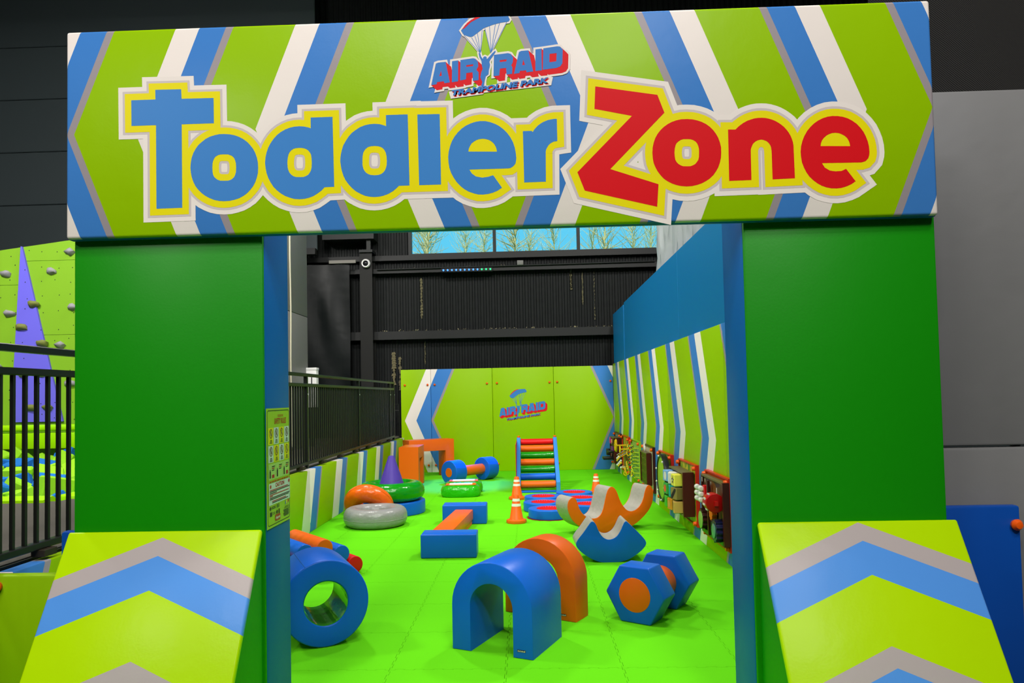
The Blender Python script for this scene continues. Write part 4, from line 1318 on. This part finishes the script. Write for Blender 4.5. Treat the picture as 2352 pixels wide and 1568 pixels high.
# two plump green cushions
def cushion(label, loc, rz):
    t = thing('floor_cushion', label, 'cushion', loc, rz, 'green cushions')
    bm = bmesh.new()
    n = 40
    lev = ((0.0, 0.90), (0.015, 0.97), (0.05, 1.0), (0.10, 0.99), (0.135, 0.94), (0.155, 0.84), (0.165, 0.6))
    rows = []
    for z, s in lev:
        row = []
        for i in range(n):
            a = 2 * PI * i / n
            c, q = math.cos(a), math.sin(a)
            p = 3.0
            u = 0.285 * math.copysign(abs(c) ** (2 / p), c) * s
            v = 0.20 * math.copysign(abs(q) ** (2 / p), q) * s
            wv_ = 1 + 0.012 * math.sin(9 * a + z * 40)
            row.append(bm.verts.new((u * wv_, v * wv_, z)))
        rows.append(row)
    for a, b in zip(rows[:-1], rows[1:]):
        for i in range(n):
            j = (i + 1) % n
            bm.faces.new((a[i], a[j], b[j], b[i]))
    bm.faces.new(rows[0][::-1])
    bm.faces.new(rows[-1])
    link('cushion_body', finish(bm, 60), m_gcush, t)
    link('orange_panel', box(-0.215, 0.215, -0.10, 0.125, 0.163, 0.170, 0.003, 1), m_orange, t)
    link('white_panel', box(-0.165, 0.165, -0.085, 0.11, 0.1695, 0.1735, 0.002, 1), m_white, t)
    return t
cushion('nearer plump green cushion with a white top panel', (-0.985, 10.53, 0), R(3))
cushion('farther plump green cushion with a white top panel', (-0.985, 10.99, 0), R(3))

# disc, green ring, purple cone, grey and orange inflated rings
t = thing('foam_disc', 'low blue foam disc under the glossy green inflated ring', 'foam disc', (-1.725, 9.12, 0))
link('disc_body', lathe(disc_prof(0.42, 0, 0.155, 0.012), 56, 'Z', closed=False), m_oblue, t)
t = thing('inflated_ring', 'glossy green inflated ring lying on the blue foam disc', 'inflated ring', (-1.72, 9.12, 0.155))
link('ring_body', lathe(torus_prof(0.285, 0.125, 0.115, 0.115), 56), m_dgreen, t)
t = thing('purple_cone', 'tall purple foam cone standing on the green inflated ring', 'foam cone', (-1.715, 9.10, 0.19))
link('cone_body', lathe([(0, 0), (0.198, 0), (0.204, 0.012), (0.038, 0.503), (0.030, 0.514), (0.0, 0.516)], 48, 'Z', closed=False), m_purple, t)
t = thing('inflated_ring', 'silver grey inflated ring lying on the floor, front left of the heap', 'inflated ring', (-1.735, 8.215, 0.0))
link('ring_body', lathe(torus_prof(0.262, 0.092, 0.105, 0.105), 64), m_silver, t)
link('seam', tube([(0.3535 * math.cos(2 * PI * k / 48), 0.3535 * math.sin(2 * PI * k / 48), 0.09) for k in range(48)], 0.003, 5, True), m_silver, t)
t = thing('inflated_ring', 'orange inflated ring propped on its edge behind the grey ring', 'inflated ring', (-1.905, 8.655, 0.165))
t.rotation_euler = (R(-52), 0, R(-4))
me = lathe(torus_prof(0.19, 0.105, 0.098, 0.0), 64)
rx = Matrix.Rotation(R(-52), 3, 'X')
for v in me.vertices:                       # the soft ring is pressed flat where it meets the floor
    p = rx @ v.co
    if p.z < -0.162:
        p.z = -0.162
        v.co = rx.transposed() @ p
link('ring_body', me, m_oinf, t)
link('seam', tube([(0.2955 * math.cos(PI + PI * k / 30), 0.2955 * math.sin(PI + PI * k / 30), 0.0) for k in range(-4, 35)], 0.003, 5), m_oinf, t)
link('strap', tube([(-0.085, 0.0, -0.105), (-0.05, -0.01, -0.115), (0.0, 0.0, -0.105), (0.055, -0.03, -0.115), (0.09, -0.045, -0.118)], 0.014, 8), m_oinf, t)

# blue blocks and orange plank
t = thing('foam_block', 'nearer blue foam block at the low end of the orange plank', 'foam block', (-0.726, 6.60, 0))
link('block_body', box(-0.248, 0.248, -0.12, 0.12, 0, 0.21, 0.012, 3), m_oblue, t)
t = thing('foam_block', 'farther blue foam block at the far end of the orange plank', 'foam block', (-0.733, 8.31, 0))
link('block_body', box(-0.247, 0.247, -0.12, 0.12, 0, 0.213, 0.012, 3), m_oblue, t)
t = thing('foam_plank', 'orange foam plank bridging the two blue foam blocks', 'foam plank', (-0.735, 8.19, 0), R(-4.5))
link('plank_body', box(-0.1, 0.1, -1.46, 0.0, 0.055, 0.165, 0.008, 2), m_orange, t)
link('plank_foot', box(-0.09, 0.09, -1.40, -0.02, 0.0, 0.056, 0.004, 1), m_orange, t)

# square orange arches
def sq_arch(name, label, loc, rz, L, H, D, leg, lin):
    t = thing(name, label, 'foam arch', loc, rz)
    link('arch_body', prism([(0, 0), (0, H), (L, H), (L, 0), (L - leg, 0), (L - leg, H - lin), (leg, H - lin), (leg, 0)], 0, D, 0.008), m_orange, t)
    return t
sq_arch('square_arch', 'nearer square orange foam arch seen end on', (-1.757, 11.62, 0), R(90), 0.64, 0.635, 0.315, 0.14, 0.19)
sq_arch('square_arch', 'farther square orange foam arch with its opening in view', (-2.10, 12.82, 0), R(29), 0.86, 0.665, 0.34, 0.17, 0.20)

# ================================================================== ACTIVITY PANELS ON THE RIGHT WALL
m_frr = mat('red_frame_plastic', (0.62, 0.02, 0.004), 0.35)
m_fro = mat('orange_frame_plastic', (0.75, 0.09, 0.004), 0.35)
m_frd = mat('dark_brown_frame', (0.045, 0.009, 0.006), 0.35)
m_frl = mat('lime_frame_plastic', (0.30, 0.55, 0.02), 0.4)
m_beige = mat('beige_panel', (0.52, 0.47, 0.28), 0.5)
def checker(name, c1, c2, c3, sy, sz):
    m = bpy.data.materials.new(name)
    m.use_nodes = True
    nt = m.node_tree
    b = nt.nodes['Principled BSDF']
    tc = nt.nodes.new('ShaderNodeTexCoord')
    mp = nt.nodes.new('ShaderNodeMapping')
    mp.inputs['Scale'].default_value = (1, sy, sz)
    vo = nt.nodes.new('ShaderNodeTexVoronoi')
    vo.inputs['Scale'].default_value = 1.0
    cr = nt.nodes.new('ShaderNodeValToRGB')
    cr.color_ramp.interpolation = 'CONSTANT'
    e = cr.color_ramp.elements
    e[0].color = (*c1, 1)
    e[1].position = 0.4
    e[1].color = (*c2, 1)
    e.new(0.7).color = (*c3, 1)
    nt.links.new(tc.outputs['Object'], mp.inputs[0])
    nt.links.new(mp.outputs[0], vo.inputs['Vector'])
    nt.links.new(vo.outputs['Color'], cr.inputs[0])
    nt.links.new(cr.outputs[0], b.inputs['Base Color'])
    return m
m_leaf = checker('printed_leaf_pattern', (0.40, 0.42, 0.01), (0.60, 0.58, 0.03), (0.10, 0.30, 0.01), 26, 12)
m_vine = checker('printed_vine_pattern', (0.12, 0.03, 0.01), (0.42, 0.45, 0.04), (0.45, 0.08, 0.01), 16, 5)
m_scene = checker('printed_workshop_scene', (0.10, 0.045, 0.01), (0.05, 0.012, 0.035), (0.20, 0.05, 0.01), 5, 4)
m_pgrn = mat('printed_grass_green', (0.012, 0.13, 0.008), 0.3)
m_dk = mat('black_plastic', (0.01, 0.012, 0.012), 0.35)
m_gold = mat('gold_print', (0.42, 0.36, 0.08), 0.5)
m_wire = mat('yellow_wire', (0.80, 0.52, 0.01), 0.3)
m_wire2 = mat('lime_wire', (0.55, 0.62, 0.02), 0.3)
m_bead_w = mat('white_bead', (0.75, 0.75, 0.68), 0.35)
m_bead_g = mat('dark_green_bead', (0.01, 0.16, 0.07), 0.35)
WX = 1.62
def activity(label, y0, y1, frame, back, z0=0.13, z1=0.72):
    """board on the wall between y0 and y1; parts are given in world coordinates and stored relative to the base"""
    t = thing('activity_panel', label, 'activity panel', (WX, y0, z0))
    def put(name, me, m, **k):
        return link(name, move(me, (-WX, -y0, -z0)), m, t, **k)
    t_ = 0.02
    put('back_board', boxes([(WX - t_, WX - 0.001, y0 + .012, y1 - .012, z0 + .012, z1 - .012)]), back)
    fr = 0.026
    bm = bmesh.new()
    for b in ((WX - 0.034, WX - 0.001, y0, y0 + fr * .8, z0, z1), (WX - 0.034, WX - 0.001, y1 - fr * .8, y1, z0, z1),
              (WX - 0.034, WX - 0.001, y0 + fr * .8, y1 - fr * .8, z1 - fr * .5, z1), (WX - 0.034, WX - 0.001, y0 + fr * .8, y1 - fr * .8, z0, z0 + fr * .5)):
        bbox(bm, *b)
    put('frame', finish(bm, 0), frame)
    for yy, zz in ((y0 + .035, z1 - .035), (y1 - .035, z1 - .035), (y0 + .035, z0 + .03), (y1 - .035, z0 + .03)):
        bolt(t, (-0.042, yy - y0, zz - z0), R(90), 1.1)
    return t, put
def crate(put, xf, y0, y1, z0, z1, wall=0.03, inner=None):
    put('box_side', boxes([(xf, WX - .03, y0, y0 + wall, z0, z1)]), m_brown)
    put('box_side', boxes([(xf, WX - .03, y1 - wall, y1, z0, z1)]), m_brown)
    put('box_top', boxes([(xf, WX - .03, y0 + wall, y1 - wall, z1 - .015, z1)]), mat('olive_box_lid', (0.14, 0.12, 0.04), 0.4))
    put('box_bottom', boxes([(xf, WX - .03, y0 + wall, y1 - wall, z0, z0 + .015)]), MATS['olive_box_lid'])
    put('box_inside', boxes([(xf + 0.02 if inner else WX - .05, WX - .035, y0 + wall, y1 - wall, z0 + .015, z1 - .015)]), inner or m_dk)
def ydisc(r, x0, x1, y, z, n=36, b=0.006):
    return move(lathe(disc_prof(r, x0, x1, b, 2), n, 'X', closed=False), (0, y, z))
def circle_pts(x, y, z, r, n=28, sx=0.0):
    return [(x + sx * math.sin(4 * PI * k / n), y + r * math.cos(2 * PI * k / n), z + r * math.sin(2 * PI * k / n)) for k in range(n)]

# 1 drum and gears
t, put = activity('nearest activity panel on the striped wall, with a red drum and gears', 5.93, 6.72, m_frr, m_fro)
crate(put, 1.537, 5.918, 6.66, 0.18, 0.688, 0.03, m_scene)
put('grass_print', boxes([(1.5545, 1.557, 5.95, 6.63, 0.195, 0.30)]), m_pgrn)
put('green_plate', boxes([(1.535, 1.556, 5.95, 6.63, 0.182, 0.215)]), m_pgrn)
drum = lathe(disc_prof(0.076, 0, 0.13, 0.005, 2), 40, 'Y', closed=False)
put('drum', move(drum, (1.492, 5.975, 0.52)), mat('drum_red', (0.5, 0.004, 0.004), 0.3))
bm = bmesh.new()
for a in (120, 155, 190, 225):
    c, q = math.cos(R(a)), math.sin(R(a))
    bbox(bm, 1.492 + .0765 * c - .005, 1.492 + .0765 * c + .005, 6.01, 6.075, 0.52 + .0765 * q - .007, 0.52 + .0765 * q + .007)
put('drum_window', finish(bm, 0), m_bead_w)
put('drum_hub', boxes([(1.482, 1.51, 5.955, 5.975, 0.502, 0.538)]), m_red)
put('roller_block', boxes([(1.508, 1.55, 6.40, 6.47, 0.455, 0.61)]), m_red)
for zz in (0.482, 0.531, 0.580):
    for yy, xx in ((6.44, 1.492), (6.56, 1.488)):
        put('bead', move(lathe(disc_prof(0.0235, 0, 0.055, 0.010), 16, 'Y', closed=False), (xx, yy, zz)), m_bead_w)
put('post', boxes([(1.515, 1.535, 6.33, 6.36, 0.20, 0.66)]), m_frd)
def gear(r, x0, x1, y, z, teeth, m, name='gear'):
    n = teeth * 4
    pr_ = []
    for k in range(n):
        rr = r * (1.0 if k % 4 in (0, 1) else 0.85)
        pr_.append((y + rr * math.cos(2 * PI * k / n), z + rr * math.sin(2 * PI * k / n)))
    put(name, prism(pr_, x0, x1, axis='X', smooth=20), m)
gear(0.09, 1.50, 1.55, 6.53, 0.31, 12, m_frd)
put('gear_face', ydisc(0.075, 1.492, 1.501, 6.53, 0.30), mat('pale_green_plastic', (0.25, 0.5, 0.10), 0.3))
gear(0.058, 1.505, 1.545, 6.20, 0.405, 10, m_orange)
gear(0.095, 1.49, 1.55, 6.04, 0.29, 12, mat('navy_plastic', (0.01, 0.012, 0.06), 0.3))
put('gear_face', ydisc(0.06, 1.482, 1.491, 6.04, 0.29), mat('pale_teal_plastic', (0.10, 0.30, 0.20), 0.3))
bm = bmesh.new()
for yy, s in ((6.60, .022), (6.49, .018), (6.39, .014), (6.29, .012), (6.10, .03)):
    zz = 0.645 if s < .03 else 0.60
    for a in (62, 90, 118):
        c, q = math.cos(R(a)) * s, math.sin(R(a)) * s
        bbox(bm, 1.5350, 1.5365, yy - abs(c) - .002, yy + abs(c) + .002, zz - q * .8, zz - q * .8 + .005)
        bbox(bm, 1.5350, 1.5365, yy - .0025 + c * .5, yy + .0025 + c * .5, zz - q, zz + q)
put('white_glyph', finish(bm, 0), m_bead_w)

# 2 picture cubes
t, put = activity('activity panel with nine turning picture cubes in a brown box', 7.07, 7.88, m_frr, m_leaf)
crate(put, 1.482, 7.165, 7.86, 0.215, 0.642, 0.035)
pc = {'blue': (0.20, 0.42, 0.75), 'wht': (0.75, 0.72, 0.62), 'yel': (0.85, 0.78, 0.08), 'grn': (0.03, 0.36, 0.04), 'teal': (0.02, 0.36, 0.36), 'olv': (0.25, 0.20, 0.05), 'org': (0.65, 0.26, 0.02), 'lgr': (0.05, 0.42, 0.02), 'tan': (0.60, 0.36, 0.08)}
rows = (('blue', 'wht', 'yel'), ('grn', 'teal', 'olv'), ('lgr', 'org', 'tan'))
for r_ in range(3):
    for c_ in range(3):
        y = 7.74 - c_ * 0.205
        z = 0.555 - r_ * 0.132
        c = rows[r_][c_]
        rt = R((12, -14, 4, 8, -8, 16, 0, 10, -8)[r_ * 3 + c_])
        cu = box(-0.060, 0.060, -0.062, 0.062, -0.058, 0.058, 0.006, 1)
        cu.transform(Matrix.Translation((1.475, y, z)) @ Matrix.Rotation(rt, 4, 'Z'))
        cb = put('picture_cube', cu, mat('cube_' + c, pc[c], 0.35))
        def face(polys, m, lay=1):
            me = flat(polys, lambda u, v: Vector((-0.0605 - 0.0006 * lay, -u, v)))
            me.transform(Matrix.Translation((1.475 - WX, y - 7.07, z - 0.13)) @ Matrix.Rotation(rt, 4, 'Z'))
            link('picture', me, m, cb)
        if c == 'yel':
            face([[(r2 * math.cos(R(90 + 36 * k)), r2 * math.sin(R(90 + 36 * k))) for k, r2 in enumerate([.046, .019] * 5)]], m_dk)
            face([circ(0, 0, .012, .012, 12)], m_bead_w, 2)
        elif c == 'wht':
            face([[(-.05, .05), (.05, .05), (.05, .01), (0, -.01), (-.05, .02)]], m_red)
            face([[(-.05, -.05), (.05, -.05), (.03, -.025), (-.02, -.03)]], mat('cube_grn', pc['grn'], .35))
        elif c == 'teal':
            face([circ(-.005, .012, .030, .028, 16)], mat('cube_grn', pc['grn'], .35))
            face([rect(-.008, 0, -.04, -.012)], m_frd, 2)
        elif c == 'blue':
            face([circ(0.0, 0, .034, .044, 16)], mat('cube_wht', pc['wht'], .35))
        elif c == 'grn':
            face([circ(-.01, 0, .034, .038, 16)], m_orange)
        elif c == 'org':
            face([circ(-.015, 0, .030, .036, 16)], mat('cube_tan', pc['tan'], .35))
        elif c == 'tan':
            face([[(-.02, -.05), (.015, -.05), (.02, 0), (.03, .05), (-.03, .05), (-.012, 0)]], mat('cube_purple', (.06, .02, .14), .35))
        elif c == 'olv':
            face([[(-.05, -.05), (-.02, -.05), (.05, .03), (.05, .05), (.02, .05), (-.05, -.02)]], m_dk)

# 3 large round track
t, put = activity('activity panel with a large round lime maze track in a black rim', 8.27, 9.06, m_frr, m_vine)
put('rim', move(lathe(ring_prof(0.235, 0.272, 1.49, 1.55, 0.008), 48, 'X'), (0, 8.41, 0.455)), m_dk)
tr_m = bpy.data.materials.new('lime_maze_print')
tr_m.use_nodes = True
n_ = tr_m.node_tree
wv2 = n_.nodes.new('ShaderNodeTexWave')
wv2.inputs['Scale'].default_value = 9
wv2.inputs['Distortion'].default_value = 6
wv2.inputs['Detail'].default_value = 1.5
wv2.bands_direction = 'Y'
c2 = n_.nodes.new('ShaderNodeValToRGB')
c2.color_ramp.elements[0].position = 0.03
c2.color_ramp.elements[0].color = (0.03, 0.12, 0.005, 1)
c2.color_ramp.elements[1].position = 0.12
c2.color_ramp.elements[1].color = (0.36, 0.62, 0.015, 1)
tc2 = n_.nodes.new('ShaderNodeTexCoord')
n_.links.new(tc2.outputs['Object'], wv2.inputs['Vector'])
n_.links.new(wv2.outputs['Fac'], c2.inputs[0])
n_.links.new(c2.outputs[0], n_.nodes['Principled BSDF'].inputs['Base Color'])
put('maze_disc', ydisc(0.238, 1.50, 1.53, 8.41, 0.455, 48, 0.002), tr_m)
put('hub_mount', ydisc(0.08, 1.53, 1.60, 8.41, 0.455), m_dk)
for a in (20, 75, 130, 200, 265, 320, 345):
    put('bead', move(ball(0.012, 8), (1.486, 8.41 + 0.25 * math.cos(R(a)), 0.455 + 0.25 * math.sin(R(a)))), m_bead_w)

# 4 symbol box
t, put = activity('activity panel with gold symbols inside a dark brown box', 9.47, 10.26, m_frd, m_beige)
crate(put, 1.527, 9.62, 10.17, 0.213, 0.635, 0.035)
bm = bmesh.new()
rnd = random.Random(21)
for zz in (0.56, 0.47, 0.37, 0.28):
    for yy in (10.08, 9.97, 9.86, 9.75):
        for q in range(3):
            a, b = yy + rnd.uniform(-.03, .03), zz + rnd.uniform(-.02, .02)
            c, d = yy + rnd.uniform(-.03, .03), zz + rnd.uniform(-.025, .025)
            L = math.hypot(c - a, d - b) + 1e-4
            nx_, nz_ = -(d - b) / L * .0035, (c - a) / L * .0035
            bm.faces.new([bm.verts.new((1.5355, p, q2)) for p, q2 in ((a - nx_, b - nz_), (c - nx_, d - nz_), (c + nx_, d + nz_), (a + nx_, b + nz_))])
put('symbol_board', boxes([(1.537, 1.56, 9.655, 10.135, 0.23, 0.62)]), m_frd)
put('gold_symbol', finish(bm, 0), m_gold)
put('badge_disc', ydisc(0.062, 1.575, 1.60, 10.14, 0.665), m_bead_w)
put('badge_centre', ydisc(0.026, 1.568, 1.576, 10.13, 0.650), m_gold)

# 5 lime bead maze
t, put = activity('lime framed bead maze with yellow wire loops on the striped wall', 10.62, 11.45, m_frl, mat('pale_green_board', (0.30, 0.48, 0.10), .5))
for k, (yy, zz, r, xx) in enumerate(((11.25, 0.56, 0.09, 1.52), (10.95, 0.58, 0.07, 1.54), (11.15, 0.30, 0.10, 1.48), (10.85, 0.27, 0.08, 1.52), (11.20, 0.24, 0.06, 1.46))):
    put('wire_loop', tube(circle_pts(xx, yy, zz, r, 24, 0.02), 0.007, 6, True), m_wire2 if k % 2 else m_wire)
for k, zz in enumerate((0.20, 0.26, 0.34, 0.40, 0.45, 0.50, 0.56, 0.62)):
    put('wire', tube([(1.60, 10.70, zz), (1.52, 10.76, zz), (1.52, 11.0 + .04 * (k % 3), zz + .015), (1.52, 11.33, zz), (1.60, 11.38, zz)], 0.006, 6), m_wire2)
    for q in range(4):
        put('bead', move(ball(0.018, 8), (1.52, 10.80 + 0.05 * ((k * 3 + q * 2) % 10), zz + 0.004)), (m_bead_g, m_wire, m_bead_g, m_frd)[(k + q) % 4])

# 6 yellow wheel bead maze
t, put = activity('red framed bead maze with big yellow wheels and black and white beads', 11.73, 12.55, m_frr, m_vine)
for yy, zz, r, xx in ((12.25, 0.56, 0.10, 1.45), (12.10, 0.57, 0.085, 1.42), (11.9, 0.52, 0.05, 1.47)):
    put('wheel', tube(circle_pts(xx, yy, zz, r, 28), 0.010, 6, True), m_wire)
    put('wheel_spoke', tube([(xx, yy - r, zz), (xx, yy + r, zz)], 0.007, 6), m_wire)
    put('wheel_hub', tube([(xx, yy, zz), (WX - .02, yy, zz)], 0.014, 8), m_wire)
for k, yy in enumerate((11.85, 12.0, 12.15, 12.32)):
    put('wire', tube([(1.60, yy, 0.20), (1.48, yy, 0.23), (1.47, yy, 0.40), (1.60, yy, 0.47)], 0.006, 6), m_bead_w if k % 2 else m_wire)
    for q in range(5):
        put('bead', move(ball(0.02, 8), (1.475, yy, 0.235 + 0.036 * q)), (m_bead_w, m_dk, m_wire)[(q + k) % 3])

# 7 far box with black trays
t, put = activity('farthest activity panel in the corner, with purple tiles and black trays', 12.76, 13.62, m_frd, mat('pale_blue_grey_board', (0.22, 0.25, 0.24), .5))
crate(put, 1.478, 12.84, 13.45, 0.24, 0.648, 0.035, mat('dark_purple_board', (0.05, 0.012, 0.02), .4))
for yy, zz, m in ((13.36, 0.58, mat('pink_tile', (0.55, 0.03, 0.30), .4)), (13.15, 0.43, mat('purple_tile', (0.16, 0.02, 0.22), .4)), (13.10, 0.31, mat('mauve_tile', (0.25, 0.08, 0.12), .4)), (12.97, 0.43, MATS['purple_tile'])):
    put('tile', box(1.465, 1.50, yy - .06, yy + .06, zz - .055, zz + .055, .004, 1), m)
put('token', ydisc(0.05, 1.466, 1.49, 13.12, 0.565), mat('token_tan', (0.55, 0.28, 0.12), .4))
put('token_centre', ydisc(0.025, 1.46, 1.467, 13.12, 0.565), m_red)
put('tray', box(1.30, 1.48, 12.9, 13.1, 0.265, 0.315, .012), m_dk)
put('tray', box(1.38, 1.48, 12.84, 13.0, 0.385, 0.425, .012), m_dk)
put('tray', box(1.42, 1.48, 13.42, 13.56, 0.30, 0.42, .008), m_dk)
